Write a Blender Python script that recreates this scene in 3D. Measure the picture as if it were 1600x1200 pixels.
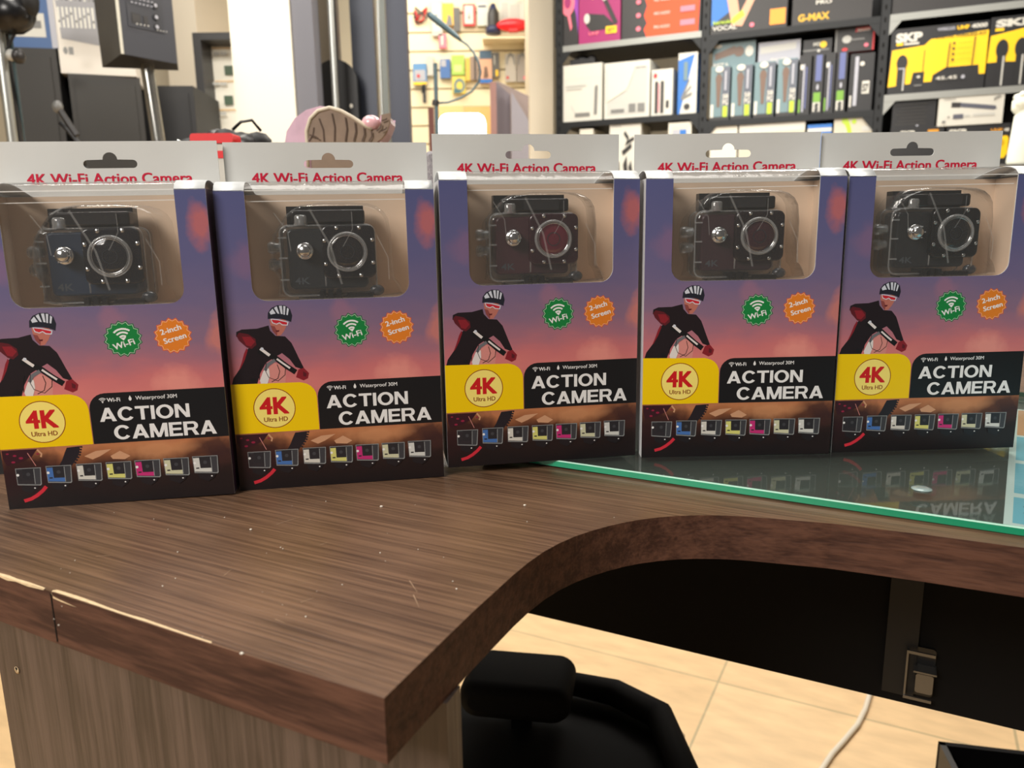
import bpy, bmesh, math, random
from mathutils import Vector, Matrix
from mathutils.geometry import tessellate_polygon

# ------------------------------------------------------------------ clearing
for o in list(bpy.data.objects): bpy.data.objects.remove(o, do_unlink=True)
scene = bpy.context.scene
COL = scene.collection
R = random.Random(7)

# ------------------------------------------------------------------ camera
TOP = 0.900                       # height of the counter top above the floor
F, PITCH, ROLL, CAMZ = 1199.9, 0.19942, -0.01418, TOP + 0.15514
_cp, _sp, _cr, _sr = math.cos(PITCH), math.sin(PITCH), math.cos(ROLL), math.sin(ROLL)
FW = Vector((0, _cp, -_sp)); _up = Vector((0, _sp, _cp)); _rt = Vector((1, 0, 0))
CR = _cr * _rt + _sr * _up; CU = -_sr * _rt + _cr * _up
cam_d = bpy.data.cameras.new('camera'); cam = bpy.data.objects.new('camera', cam_d); COL.objects.link(cam)
cam.matrix_world = Matrix(((CR.x, CU.x, -FW.x, 0), (CR.y, CU.y, -FW.y, 0), (CR.z, CU.z, -FW.z, CAMZ), (0, 0, 0, 1)))
cam_d.sensor_width = 36; cam_d.lens = F / 1600 * 36; cam_d.clip_start = 0.02; cam_d.clip_end = 60
cam_d.dof.use_dof = True; cam_d.dof.focus_distance = 0.50; cam_d.dof.aperture_fstop = 12.0
scene.camera = cam

# ------------------------------------------------------------------ world, lights, exposure
w = bpy.data.worlds.new('world'); scene.world = w; w.use_nodes = True
w.node_tree.nodes['Background'].inputs[0].default_value = (1.0, 0.93, 0.84, 1)
w.node_tree.nodes['Background'].inputs[1].default_value = 0.10
vs = scene.view_settings
vs.view_transform = 'Standard'; vs.look = 'None'; vs.gamma = 1; vs.use_curve_mapping = False; vs.exposure = 0.0

def area(name, loc, target, sx, sy, power, color, spread=math.pi):
    l = bpy.data.lights.new(name, 'AREA'); l.shape = 'RECTANGLE'; l.size = sx; l.size_y = sy
    l.energy = power; l.color = color; l.spread = spread
    o = bpy.data.objects.new(name, l); COL.objects.link(o); o.location = loc
    o.rotation_euler = (Vector(target) - Vector(loc)).to_track_quat('-Z', 'Y').to_euler()
    return o
area('fill_light_shop', (0.2, 3.3, 2.95), (0.2, 3.6, 0), 3.5, 1.2, 78, (1.0, 0.94, 0.84), 2.6)  # unseen area lights, added overhead to light the room zone by zone
area('fill_light_shelves', (1.6, 2.3, 2.9), (1.2, 4.0, 1.4), 2.0, 0.6, 7, (1.0, 0.95, 0.88), 1.3)
area('fill_light_column', (-1.0, 1.5, 2.9), (-0.85, 2.6, 1.6), 0.6, 0.4, 36, (1.0, 0.95, 0.86))  # added to brighten the white column
area('fill_light_far', (-0.6, 5.2, 2.95), (-0.4, 6.0, 1.2), 2.4, 0.8, 40, (1.0, 0.93, 0.80))
area('key_light_counter', (-1.4, -1.1, 2.35), (0.0, 0.5, 0.95), 1.0, 0.8, 66, (1.0, 0.94, 0.87))  # unseen key light added at the front left
area('fill_light_over_boxes', (0.1, 0.75, 2.9), (0.05, 0.45, 0.9), 1.4, 0.5, 24, (1.0, 0.96, 0.9))
area('fill_light_behind_desk', (0.9, 2.2, 2.6), (0.4, 1.7, 0.0), 0.8, 0.6, 34, (1.0, 0.92, 0.82))

# ------------------------------------------------------------------ colour and material helpers
def lin(c):
    return tuple(((v / 255) / 12.92 if v / 255 <= .04045 else ((v / 255 + .055) / 1.055) ** 2.4) for v in c) + (1,)
MATS = {}
def mat(name, rgb, rough=.5, metal=0, spec=.5, emit=0, coat=0, noise=0, nscale=30, bump=0, bscale=200, stretch=None):
    if name in MATS: return MATS[name]
    m = bpy.data.materials.new(name); m.use_nodes = True; nt = m.node_tree; b = nt.nodes['Principled BSDF']
    b.inputs['Base Color'].default_value = lin(rgb); b.inputs['Roughness'].default_value = rough
    b.inputs['Metallic'].default_value = metal; b.inputs['Specular IOR Level'].default_value = spec
    b.inputs['Coat Weight'].default_value = coat; b.inputs['Coat Roughness'].default_value = .08
    if emit:
        b.inputs['Emission Color'].default_value = lin(rgb); b.inputs['Emission Strength'].default_value = emit
    tc = mp = None
    if noise or bump:
        tc = nt.nodes.new('ShaderNodeTexCoord'); mp = nt.nodes.new('ShaderNodeMapping')
        nt.links.new(tc.outputs['Object'], mp.inputs[0])
        if stretch: mp.inputs['Scale'].default_value = stretch
    if noise:
        n = nt.nodes.new('ShaderNodeTexNoise'); n.inputs['Scale'].default_value = nscale; n.inputs['Detail'].default_value = 5
        nt.links.new(mp.outputs[0], n.inputs['Vector'])
        r = nt.nodes.new('ShaderNodeMapRange'); r.inputs[1].default_value = .3; r.inputs[2].default_value = .7
        r.inputs[3].default_value = 1 - noise; r.inputs[4].default_value = 1 + noise
        nt.links.new(n.outputs[0], r.inputs[0])
        v = nt.nodes.new('ShaderNodeVectorMath'); v.operation = 'SCALE'; v.inputs[0].default_value = lin(rgb)[:3]
        nt.links.new(r.outputs[0], v.inputs['Scale']); nt.links.new(v.outputs[0], b.inputs['Base Color'])
    if bump:
        n = nt.nodes.new('ShaderNodeTexNoise'); n.inputs['Scale'].default_value = bscale; n.inputs['Detail'].default_value = 3
        nt.links.new(mp.outputs[0], n.inputs['Vector'])
        bp = nt.nodes.new('ShaderNodeBump'); bp.inputs['Strength'].default_value = bump; bp.inputs['Distance'].default_value = .002
        nt.links.new(n.outputs[0], bp.inputs['Height']); nt.links.new(bp.outputs[0], b.inputs['Normal'])
    MATS[name] = m; return m

def clear(name, tint=(250, 250, 250), rough=.06, ior=1.45, haze=0, bump=0, bscale=60, boost=1.0):
    """thin transparent plastic or glass: see-through plus fresnel gloss"""
    if name in MATS: return MATS[name]
    m = bpy.data.materials.new(name); m.use_nodes = True; nt = m.node_tree; N = nt.nodes; L = nt.links
    N.remove(N['Principled BSDF']); out = N['Material Output']
    t = N.new('ShaderNodeBsdfTransparent'); t.inputs[0].default_value = lin(tint)
    g = N.new('ShaderNodeBsdfGlossy'); g.inputs['Roughness'].default_value = rough
    fr = N.new('ShaderNodeLayerWeight'); fr.inputs[0].default_value = .5
    pw_ = N.new('ShaderNodeMath'); pw_.operation = 'POWER'; pw_.inputs[1].default_value = 5; L.new(fr.outputs['Facing'], pw_.inputs[0])
    f0 = ((ior - 1) / (ior + 1)) ** 2; sch = N.new('ShaderNodeMath'); sch.operation = 'MULTIPLY_ADD'; sch.inputs[1].default_value = 1 - f0; sch.inputs[2].default_value = f0
    L.new(pw_.outputs[0], sch.inputs[0])
    mx = N.new('ShaderNodeMixShader')
    k = N.new('ShaderNodeMath'); k.operation = 'MULTIPLY'; k.inputs[1].default_value = boost; k.use_clamp = True
    L.new(sch.outputs[0], k.inputs[0]); L.new(k.outputs[0], mx.inputs[0]); L.new(t.outputs[0], mx.inputs[1]); L.new(g.outputs[0], mx.inputs[2])
    last = mx
    if haze:
        d = N.new('ShaderNodeBsdfDiffuse'); d.inputs[0].default_value = (.9, .9, .88, 1)
        m2 = N.new('ShaderNodeMixShader'); m2.inputs[0].default_value = haze
        L.new(mx.outputs[0], m2.inputs[1]); L.new(d.outputs[0], m2.inputs[2]); last = m2
    if bump:
        tc = N.new('ShaderNodeTexCoord'); n = N.new('ShaderNodeTexNoise'); n.inputs['Scale'].default_value = bscale
        n.inputs['Detail'].default_value = 4; n.inputs['Distortion'].default_value = 1.5
        bp = N.new('ShaderNodeBump'); bp.inputs['Strength'].default_value = bump; bp.inputs['Distance'].default_value = .003
        L.new(tc.outputs['Object'], n.inputs['Vector']); L.new(n.outputs[0], bp.inputs['Height'])
        L.new(bp.outputs[0], g.inputs['Normal']); L.new(bp.outputs[0], fr.inputs['Normal'])
    L.new(last.outputs[0], out.inputs[0]); MATS[name] = m; return m

def wood(name, dark, light, angle=0, along=3.0, across=130.0, axis='xy', rough=.42, bump=.25, fleck=None, spec=.5):
    """grain streaks: noise stretched along the board"""
    if name in MATS: return MATS[name]
    m = bpy.data.materials.new(name); m.use_nodes = True; nt = m.node_tree; N = nt.nodes; L = nt.links
    b = N['Principled BSDF']; b.inputs['Roughness'].default_value = rough; b.inputs['Specular IOR Level'].default_value = spec
    tc = N.new('ShaderNodeTexCoord'); rot = N.new('ShaderNodeMapping'); rot.inputs['Rotation'].default_value = (0, 0, angle)
    L.new(tc.outputs['Object'], rot.inputs[0])
    sc = N.new('ShaderNodeMapping')
    sc.inputs['Scale'].default_value = (along, across, across) if axis == 'xy' else (across, across, along)
    L.new(rot.outputs[0], sc.inputs[0])
    a = N.new('ShaderNodeTexNoise'); a.inputs['Scale'].default_value = 1; a.inputs['Detail'].default_value = 6; a.inputs['Roughness'].default_value = .62
    L.new(sc.outputs[0], a.inputs['Vector'])
    sc2 = N.new('ShaderNodeMapping')
    sc2.inputs['Scale'].default_value = (along * 4, across * 4.5, across * 4.5) if axis == 'xy' else (across * 4, across * 4, along * 4)
    L.new(rot.outputs[0], sc2.inputs[0])
    c = N.new('ShaderNodeTexNoise'); c.inputs['Scale'].default_value = 1; c.inputs['Detail'].default_value = 3
    L.new(sc2.outputs[0], c.inputs['Vector'])
    big = N.new('ShaderNodeTexNoise'); big.inputs['Scale'].default_value = 14; big.inputs['Detail'].default_value = 3
    L.new(tc.outputs['Object'], big.inputs['Vector'])
    s1 = N.new('ShaderNodeMath'); s1.operation = 'MULTIPLY_ADD'; s1.inputs[1].default_value = .5
    L.new(c.outputs[0], s1.inputs[0]); L.new(a.outputs[0], s1.inputs[2])
    s2 = N.new('ShaderNodeMath'); s2.operation = 'MULTIPLY_ADD'; s2.inputs[1].default_value = .35
    L.new(big.outputs[0], s2.inputs[0]); L.new(s1.outputs[0], s2.inputs[2])
    r = N.new('ShaderNodeValToRGB'); e = r.color_ramp.elements
    e[0].position = .70; e[0].color = lin(dark); e[1].position = 1.12 if False else 1.0; e[1].color = lin(light)
    sub = N.new('ShaderNodeMath'); sub.operation = 'SUBTRACT'; sub.inputs[1].default_value = .06
    L.new(s2.outputs[0], sub.inputs[0]); L.new(sub.outputs[0], r.inputs[0])
    L.new(r.outputs[0], b.inputs['Base Color'])
    bp = N.new('ShaderNodeBump'); bp.inputs['Strength'].default_value = bump; bp.inputs['Distance'].default_value = .001
    L.new(s1.outputs[0], bp.inputs['Height']); L.new(bp.outputs[0], b.inputs['Normal'])
    MATS[name] = m; return m

# ------------------------------------------------------------------ pixel rays (only to find where real things stand)
def ray(x, y): return FW + CR * ((x - 800) / F) + CU * ((600 - y) / F)
CAM = Vector((0, 0, CAMZ))
def at(x, y, Y): d = ray(x, y); return CAM + d * (Y / d.y)           # the point of a sight line at distance Y
def on(x, y, z): d = ray(x, y); return CAM + d * ((z - CAMZ) / d.z)   # ... and at height z

# ------------------------------------------------------------------ text
_font = {}
def glyphs(s, bold=0.0):
    k = (s, bold)
    if k in _font: return _font[k]
    c = bpy.data.curves.new('t', 'FONT'); c.body = s; c.size = 1; c.offset = bold; c.resolution_u = 3
    o = bpy.data.objects.new('t', c); COL.objects.link(o)
    dg = bpy.context.evaluated_depsgraph_get(); dg.update()
    me = o.evaluated_get(dg).to_mesh()
    vs_ = [(v.co.x, v.co.y) for v in me.vertices]; fs = [tuple(p.vertices) for p in me.polygons]
    o.evaluated_get(dg).to_mesh_clear(); bpy.data.objects.remove(o); bpy.data.curves.remove(c)
    _font[k] = (vs_, fs); return _font[k]

# ------------------------------------------------------------------ mesh builder
def rot_z(a): return Matrix.Rotation(a, 4, 'Z')
class MB:
    def __init__(s): s.v = []; s.f = []; s.m = []; s.mats = []; s.sm = []
    def mi(s, m):
        if m not in s.mats: s.mats.append(m)
        return s.mats.index(m)
    def add(s, vs_, fs, m, smooth=False):
        b = len(s.v); s.v += [tuple(v) for v in vs_]; i = s.mi(m)
        for f in fs: s.f.append(tuple(b + k for k in f)); s.m.append(i); s.sm.append(smooth)
        return s
    def box(s, x0, x1, y0, y1, z0, z1, m, front=None, top=None):
        v = [(x0, y0, z0), (x1, y0, z0), (x1, y1, z0), (x0, y1, z0), (x0, y0, z1), (x1, y0, z1), (x1, y1, z1), (x0, y1, z1)]
        s.add(v, [(0, 3, 2, 1), (1, 2, 6, 5), (2, 3, 7, 6), (3, 0, 4, 7)], m)
        s.add(v, [(0, 1, 5, 4)], front or m); s.add(v, [(4, 5, 6, 7)], top or m); return s
    def rbox(s, x0, x1, y0, y1, z0, z1, r, m, seg=5, front=None, smooth=True, bev=0):
        """box whose outline (seen from the front, xz) has rounded corners"""
        pts = rrect(x0, x1, z0, z1, r, seg)
        return s.prism_y(pts, y0, y1, m, front=front, smooth=smooth, bev=bev)
    def prism_y(s, pts, y0, y1, m, front=None, side=None, smooth=False, bev=0, holes=()):
        n = len(pts)
        if bev:
            cx = sum(p[0] for p in pts) / n; cz = sum(p[1] for p in pts) / n
            hx = max(abs(p[0] - cx) for p in pts); hz = max(abs(p[1] - cz) for p in pts)
            def shrink(t): return [(cx + (p[0] - cx) * (1 - t / hx), cz + (p[1] - cz) * (1 - t / hz)) for p in pts]
            rings = [(shrink(bev), y0), (shrink(bev * .3), y0 + bev * .3), (pts, y0 + bev), (pts, y1)]
        else: rings = [(pts, y0), (pts, y1)]
        vs_ = []; fs = []
        for rg, y in rings: vs_ += [(p[0], y, p[1]) for p in rg]
        for k in range(len(rings) - 1):
            for i in range(n):
                j = (i + 1) % n; fs.append((k * n + i, k * n + j, (k + 1) * n + j, (k + 1) * n + i))
        s.add(vs_, fs, side or m, smooth)
        if holes:
            for h in holes:
                q = len(h); hv = [(p[0], y0, p[1]) for p in h] + [(p[0], y1, p[1]) for p in h]
                s.add(hv, [(i, i + q, (i + 1) % q + q, (i + 1) % q) for i in range(q)], side or m)
            loops = [[Vector((p[0], p[1], 0)) for p in L_] for L_ in (pts,) + tuple(holes)]
            flat = [v for L_ in loops for v in L_]; tri = tessellate_polygon(loops)
            s.add([(v.x, y0, v.y) for v in flat], tri, front or m); s.add([(v.x, y1, v.y) for v in flat], tri, m)
        else:
            a = rings[0][0]; tri = tessellate_polygon([[Vector((p[0], p[1], 0)) for p in a]])
            s.add([(p[0], y0, p[1]) for p in a], tri, front or m)
            s.add([(p[0], y1, p[1]) for p in pts], tri, m)
        return s
    def prism_z(s, pts, z0, z1, m, side=None, smooth=False, sides=None, bev=0):
        n = len(pts); tri = tessellate_polygon([[Vector((p[0], p[1], 0)) for p in pts]])
        s.add([(p[0], p[1], z1) for p in pts], tri, m); s.add([(p[0], p[1], z0) for p in pts], tri, side or m)
        for i in range(n):
            j = (i + 1) % n; a, b = pts[i], pts[j]
            s.add([(a[0], a[1], z0), (b[0], b[1], z0), (b[0], b[1], z1), (a[0], a[1], z1)], [(0, 1, 2, 3)], side or m, smooth)
        return s
    def cyl(s, p0, p1, r0, m, r1=None, n=16, caps=True, smooth=True):
        p0 = Vector(p0); p1 = Vector(p1); r1 = r0 if r1 is None else r1; d = (p1 - p0).normalized()
        a = d.orthogonal().normalized(); b = d.cross(a)
        vs_ = [p0 + (a * math.cos(t) + b * math.sin(t)) * r0 for t in [2 * math.pi * i / n for i in range(n)]]
        vs_ += [p1 + (a * math.cos(t) + b * math.sin(t)) * r1 for t in [2 * math.pi * i / n for i in range(n)]]
        s.add(vs_, [(i, (i + 1) % n, (i + 1) % n + n, i + n) for i in range(n)], m, smooth)
        if caps: s.add(vs_, [tuple(range(n - 1, -1, -1)), tuple(range(n, 2 * n))], m)
        return s
    def tube(s, pts, r, m, n=8, radii=None):
        pts = [Vector(p) for p in pts]; k = len(pts); rings = []; a = None
        for i, p in enumerate(pts):
            d = (pts[min(i + 1, k - 1)] - pts[max(i - 1, 0)]).normalized()
            a = d.orthogonal().normalized() if a is None else (a - d * a.dot(d)).normalized()
            b = d.cross(a); rr = radii[i] if radii else r
            rings += [p + (a * math.cos(2 * math.pi * j / n) + b * math.sin(2 * math.pi * j / n)) * rr for j in range(n)]
        fs = [(i * n + j, i * n + (j + 1) % n, (i + 1) * n + (j + 1) % n, (i + 1) * n + j) for i in range(k - 1) for j in range(n)]
        fs += [tuple(range(n - 1, -1, -1)), tuple(range((k - 1) * n, k * n))]
        return s.add(rings, fs, m, True)
    def lathe(s, prof, c, m, axis=(0, 0, 1), n=24):
        """prof: (radius, height) pairs along the axis from c"""
        c = Vector(c); d = Vector(axis).normalized(); a = d.orthogonal().normalized(); b = d.cross(a); vs_ = []
        for r, h in prof: vs_ += [c + d * h + (a * math.cos(2 * math.pi * j / n) + b * math.sin(2 * math.pi * j / n)) * max(r, 1e-5) for j in range(n)]
        fs = [(i * n + j, i * n + (j + 1) % n, (i + 1) * n + (j + 1) % n, (i + 1) * n + j) for i in range(len(prof) - 1) for j in range(n)]
        return s.add(vs_, fs, m, True)
    def ball(s, c, rx, ry, rz, m, n=16):
        vs_ = []; k = n // 2
        for i in range(k + 1):
            t = math.pi * i / k
            vs_ += [(c[0] + rx * math.sin(t) * math.cos(2 * math.pi * j / n), c[1] + ry * math.sin(t) * math.sin(2 * math.pi * j / n), c[2] + rz * math.cos(t)) for j in range(n)]
        return s.add(vs_, [(i * n + j, (i + 1) * n + j, (i + 1) * n + (j + 1) % n, i * n + (j + 1) % n) for i in range(k) for j in range(n)], m, True)
    # ---- printing on a front face: flat shapes a hair in front of y = y0
    y0 = 0.0; step = 0.00006; lay = 0; ox = 0; oz = 0; kx = 1; kz = 1
    def sheet(s, ox, oz, kx, kz, y0=0.0, step=.00006): s.ox, s.oz, s.kx, s.kz, s.y0, s.step, s.lay = ox, oz, kx, kz, y0, step, 0; return s
    def flat(s, pts, m):
        s.lay += 1; y = s.y0 - s.step * s.lay
        tri = tessellate_polygon([[Vector((p[0], p[1], 0)) for p in pts]])
        return s.add([(s.ox + p[0] * s.kx, y, s.oz + p[1] * s.kz) for p in pts], tri, m)
    def rect(s, x0, z0, x1, z1, m): return s.flat([(x0, z0), (x1, z0), (x1, z1), (x0, z1)], m)
    def ell(s, cx, cz, rx, rz, m, n=24, a0=0, a1=360):
        return s.flat([(cx + rx * math.cos(math.radians(a0 + (a1 - a0) * i / n)), cz + rz * math.sin(math.radians(a0 + (a1 - a0) * i / n))) for i in range(n if a1 - a0 == 360 else n + 1)], m)
    def arc(s, cx, cz, r0, r1, a0, a1, m, n=14, asp=1):
        o_ = [(cx + r1 * math.cos(math.radians(a0 + (a1 - a0) * i / n)), cz + asp * r1 * math.sin(math.radians(a0 + (a1 - a0) * i / n))) for i in range(n + 1)]
        i_ = [(cx + r0 * math.cos(math.radians(a0 + (a1 - a0) * i / n)), cz + asp * r0 * math.sin(math.radians(a0 + (a1 - a0) * i / n))) for i in range(n + 1)]
        s.lay += 1; y = s.y0 - s.step * s.lay; k = n + 1
        return s.add([(s.ox + p[0] * s.kx, y, s.oz + p[1] * s.kz) for p in o_ + i_], [(i, i + 1, k + i + 1, k + i) for i in range(n)], m)
    def line(s, pts, wd, m):
        s.lay += 1; y = s.y0 - s.step * s.lay; vs_ = []
        for i, p in enumerate(pts):
            a = pts[max(i - 1, 0)]; b = pts[min(i + 1, len(pts) - 1)]; dx, dz = b[0] - a[0], b[1] - a[1]; L_ = math.hypot(dx, dz) or 1
            for sg in (1, -1): vs_.append((s.ox + (p[0] - dz / L_ * wd / 2 * sg) * s.kx, y, s.oz + (p[1] + dx / L_ * wd / 2 * sg) * s.kz))
        return s.add(vs_, [(2 * i, 2 * i + 1, 2 * i + 3, 2 * i + 2) for i in range(len(pts) - 1)], m)
    def text(s, t, x0, x1, zb, cap, m, bold=0.0, ang=0, center=None):
        vs_, fs = glyphs(t, bold); _, _ = glyphs('H', bold)
        hh = max(v[1] for v in glyphs('H', bold)[0]); xs = [v[0] for v in vs_]; a, b = min(xs), max(xs)
        k = (x1 - x0) / (b - a); q = cap / hh; ca, sa = math.cos(math.radians(ang)), math.sin(math.radians(ang))
        s.lay += 1; y = s.y0 - s.step * s.lay; out = []
        for v in vs_:
            px, pz = (v[0] - a) * k, v[1] * q
            out.append((s.ox + (x0 + px * ca - pz * sa) * s.kx, y, s.oz + (zb + px * sa + pz * ca) * s.kz))
        return s.add(out, fs, m)
    def bold(s, t, x0, x1, zb, cap, m, d=.25, ang=0):
        for k, (a, b) in enumerate(((-d, -d * .5), (d, -d * .5), (-d, d * .5), (d, d * .5), (0, 0))): s.text(t, x0 + a, x1 + a, zb + b, cap, m, 0, ang)
        return s
    def ring(s, cx, cz, rx, rz, ix, iz, a0, a1, m, n=22):
        s.lay += 1; y = s.y0 - s.step * s.lay; V = []
        for k in range(n + 1):
            t = math.radians(a0 + (a1 - a0) * k / n); V += [(s.ox + (cx + rx * math.cos(t)) * s.kx, y, s.oz + (cz + rz * math.sin(t)) * s.kz), (s.ox + (cx + ix * math.cos(t)) * s.kx, y, s.oz + (cz + iz * math.sin(t)) * s.kz)]
        return s.add(V, [(2 * k, 2 * k + 2, 2 * k + 3, 2 * k + 1) for k in range(n)], m)
    def block(s, t, x0, x1, zb, h, m):
        """wide heavy grotesque capitals"""
        G = {'A': (.98, [[(0, 0), (.25, 0), (.61, 1), (.37, 1)], [(.98, 0), (.73, 0), (.37, 1), (.61, 1)], [(.2, .19), (.78, .19), (.72, .36), (.26, .36)]], []),
             'C': (.96, [], [(.5, .5, .5, .52, .27, .34, 36, 324)]), 'O': (1.04, [], [(.52, .5, .52, .52, .29, .34, 0, 360)]),
             'T': (.84, [[(0, .82), (.84, .82), (.84, 1), (0, 1)], [(.31, 0), (.53, 0), (.53, .83), (.31, .83)]], []), 'I': (.22, [[(0, 0), (.22, 0), (.22, 1), (0, 1)]], []),
             'N': (.88, [[(0, 0), (.21, 0), (.21, 1), (0, 1)], [(.67, 0), (.88, 0), (.88, 1), (.67, 1)], [(0, 1), (.25, 1), (.88, 0), (.63, 0)]], []),
             'M': (1.04, [[(0, 0), (.2, 0), (.2, 1), (0, 1)], [(.84, 0), (1.04, 0), (1.04, 1), (.84, 1)], [(0, 1), (.27, 1), (.61, 0), (.42, 0)], [(1.04, 1), (.77, 1), (.43, 0), (.62, 0)]], []),
             'E': (.78, [[(0, 0), (.22, 0), (.22, 1), (0, 1)], [(.2, 0), (.78, 0), (.78, .18), (.2, .18)], [(.2, .42), (.72, .42), (.72, .59), (.2, .59)], [(.2, .82), (.77, .82), (.77, 1), (.2, 1)]], []),
             'R': (.90, [[(0, 0), (.22, 0), (.22, 1), (0, 1)], [(.2, .83), (.56, .83), (.56, 1), (.2, 1)], [(.2, .38), (.56, .38), (.56, .55), (.2, .55)], [(.45, .42), (.68, .42), (.90, 0), (.65, 0)]], [(.56, .69, .31, .31, .09, .14, -90, 90)])}
        tot = sum(G[c][0] for c in t) + .08 * (len(t) - 1); k = (x1 - x0) / tot; x = x0
        for c in t:
            wd, ps_, rs_ = G[c]
            for p in ps_: s.flat([(x + a * k, zb + b * h) for a, b in p], m)
            for q in rs_: s.ring(x + q[0] * k, zb + q[1] * h, q[2] * k, q[3] * h, q[4] * k, q[5] * h, q[6], q[7], m)
            x += (wd + .08) * k
        return s
    def build(s, name, parent=None, loc=None, rot=None, bevel=0, auto=True):
        me = bpy.data.meshes.new(name); me.from_pydata([tuple(v) for v in s.v], [], s.f)
        for m in s.mats: me.materials.append(m)
        me.polygons.foreach_set('material_index', s.m); me.polygons.foreach_set('use_smooth', s.sm); me.update()
        o = bpy.data.objects.new(name, me); COL.objects.link(o)
        if parent: o.parent = parent
        if loc is not None: o.location = loc
        if rot is not None: o.rotation_euler = rot
        if bevel:
            b = o.modifiers.new('bevel', 'BEVEL'); b.width = bevel; b.segments = 2; b.limit_method = 'ANGLE'; b.angle_limit = math.radians(50)
        return o

def rrect(x0, x1, z0, z1, r, seg=5):
    P = []
    for cx, cz, a in ((x1 - r, z0 + r, -90), (x1 - r, z1 - r, 0), (x0 + r, z1 - r, 90), (x0 + r, z0 + r, 180)):
        for i in range(seg + 1):
            t = math.radians(a + 90 * i / seg); P.append((cx + r * math.cos(t), cz + r * math.sin(t)))
    return P
def tag(o, label=None, cat=None, group=None, kind=None):
    if label: o['label'] = label
    if cat: o['category'] = cat
    if group: o['group'] = group
    if kind: o['kind'] = kind
    return o
def empty(name, loc=(0, 0, 0), rz=0):
    o = bpy.data.objects.new(name, None); COL.objects.link(o); o.location = loc; o.rotation_euler = (0, 0, rz); o.empty_display_size = .02
    return o
def copy_tree(o, parent=None):
    c = o.copy(); COL.objects.link(c); c.parent = parent
    for ch in list(o.children): copy_tree(ch, c)
    return c

# ------------------------------------------------------------------ common materials
white_card = mat('white_card', (208, 208, 204), .45, noise=.03, nscale=25)
tab_white = mat('white_card_flap', (208, 211, 212), .45)
tan_card = mat('tan_card', (214, 190, 166), .7, noise=.06, nscale=20)
black_gloss = mat('black_plastic', (16, 16, 18), .28)
black_matt = mat('black_matt', (20, 20, 21), .6)
near_black = mat('near_black', (9, 8, 8), .75, spec=.2)
chrome = mat('chrome', (205, 205, 205), .18, metal=1)
steel = mat('brushed_steel', (190, 192, 188), .35, metal=.9)
GRAIN = math.atan2(0.46019, 0.88782)
wood_top = wood('brown_laminate_top', (78, 57, 43), (124, 95, 73), GRAIN, 6, 420, rough=.34, bump=.25)
wood_edge = wood('brown_laminate_edge', (60, 36, 28), (96, 64, 50), GRAIN, 14, 150, rough=.6, bump=.5, spec=.3)
wood_panel = wood('brown_laminate_panel', (60, 48, 42), (90, 74, 66), 0, 3, 60, axis='z', rough=.38, bump=.3)

# ================================================================== THE ROOM
def struct(mb, name, loc=(0, 0, 0), rot=None): return tag(mb.build(name, None, loc, rot), kind='structure')
floor_m = bpy.data.materials.new('wood_look_tiles'); floor_m.use_nodes = True
nt = floor_m.node_tree; N = nt.nodes; L = nt.links; b = N['Principled BSDF']; b.inputs['Roughness'].default_value = .4
tc = N.new('ShaderNodeTexCoord'); mp = N.new('ShaderNodeMapping'); mp.inputs['Rotation'].default_value = (0, 0, GRAIN)
mp.inputs['Location'].default_value = (.33, -1.672, 0)
br = N.new('ShaderNodeTexBrick'); br.inputs['Scale'].default_value = 1; br.inputs['Mortar Size'].default_value = .0030
br.inputs['Brick Width'].default_value = .6; br.inputs['Row Height'].default_value = .6; br.offset = 0; br.inputs['Mortar Smooth'].default_value = .2
br.inputs['Color1'].default_value = lin((222, 190, 146)); br.inputs['Color2'].default_value = lin((214, 180, 134)); br.inputs['Mortar'].default_value = lin((176, 158, 122))
ns = N.new('ShaderNodeTexNoise'); ns.inputs['Scale'].default_value = 1; ns.inputs['Detail'].default_value = 5
m3 = N.new('ShaderNodeMapping'); m3.inputs['Scale'].default_value = (9, 26, 9)
L.new(tc.outputs['Object'], mp.inputs[0]); L.new(mp.outputs[0], br.inputs['Vector']); L.new(mp.outputs[0], m3.inputs[0]); L.new(m3.outputs[0], ns.inputs['Vector'])
mr = N.new('ShaderNodeMapRange'); mr.inputs[1].default_value = .3; mr.inputs[2].default_value = .7; mr.inputs[3].default_value = .86; mr.inputs[4].default_value = 1.08
L.new(ns.outputs[0], mr.inputs[0]); vm = N.new('ShaderNodeVectorMath'); vm.operation = 'SCALE'
L.new(br.outputs['Color'], vm.inputs[0]); L.new(mr.outputs[0], vm.inputs['Scale']); L.new(vm.outputs[0], b.inputs['Base Color'])
struct(MB().box(-4.5, 5, -1.5, 7.6, -.05, 0, floor_m), 'floor')
wall_m = mat('cream_wall_paint', (232, 224, 204), .8, noise=.02, nscale=3)
struct(MB().box(-4.5, 5, 7.0, 7.1, 0, 3, wall_m), 'wall_back')
struct(MB().box(-4.6, -4.5, -1.5, 7.1, 0, 3, wall_m), 'wall_left')
struct(MB().box(5, 5.1, -1.5, 7.1, 0, 3, wall_m), 'wall_right')

# white column standing behind the counter, left of centre
a0 = at(364, 110, 2.6); a1 = at(458, 110, 2.6); a2 = at(494, 110, 2.62)
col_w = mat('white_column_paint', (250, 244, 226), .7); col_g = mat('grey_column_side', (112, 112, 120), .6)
struct(MB().box(a0.x, a1.x, 2.6, 2.70, 0, 3, col_w), 'trim_1')
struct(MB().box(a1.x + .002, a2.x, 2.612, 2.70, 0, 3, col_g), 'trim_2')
b0 = at(827, 110, 4.75); b1 = at(864, 110, 4.75)
struct(MB().box(b0.x, b1.x, 4.75, 7.0, 0, 3, mat('cream_pillar', (226, 216, 196), .7)), 'trim_3')
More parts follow.
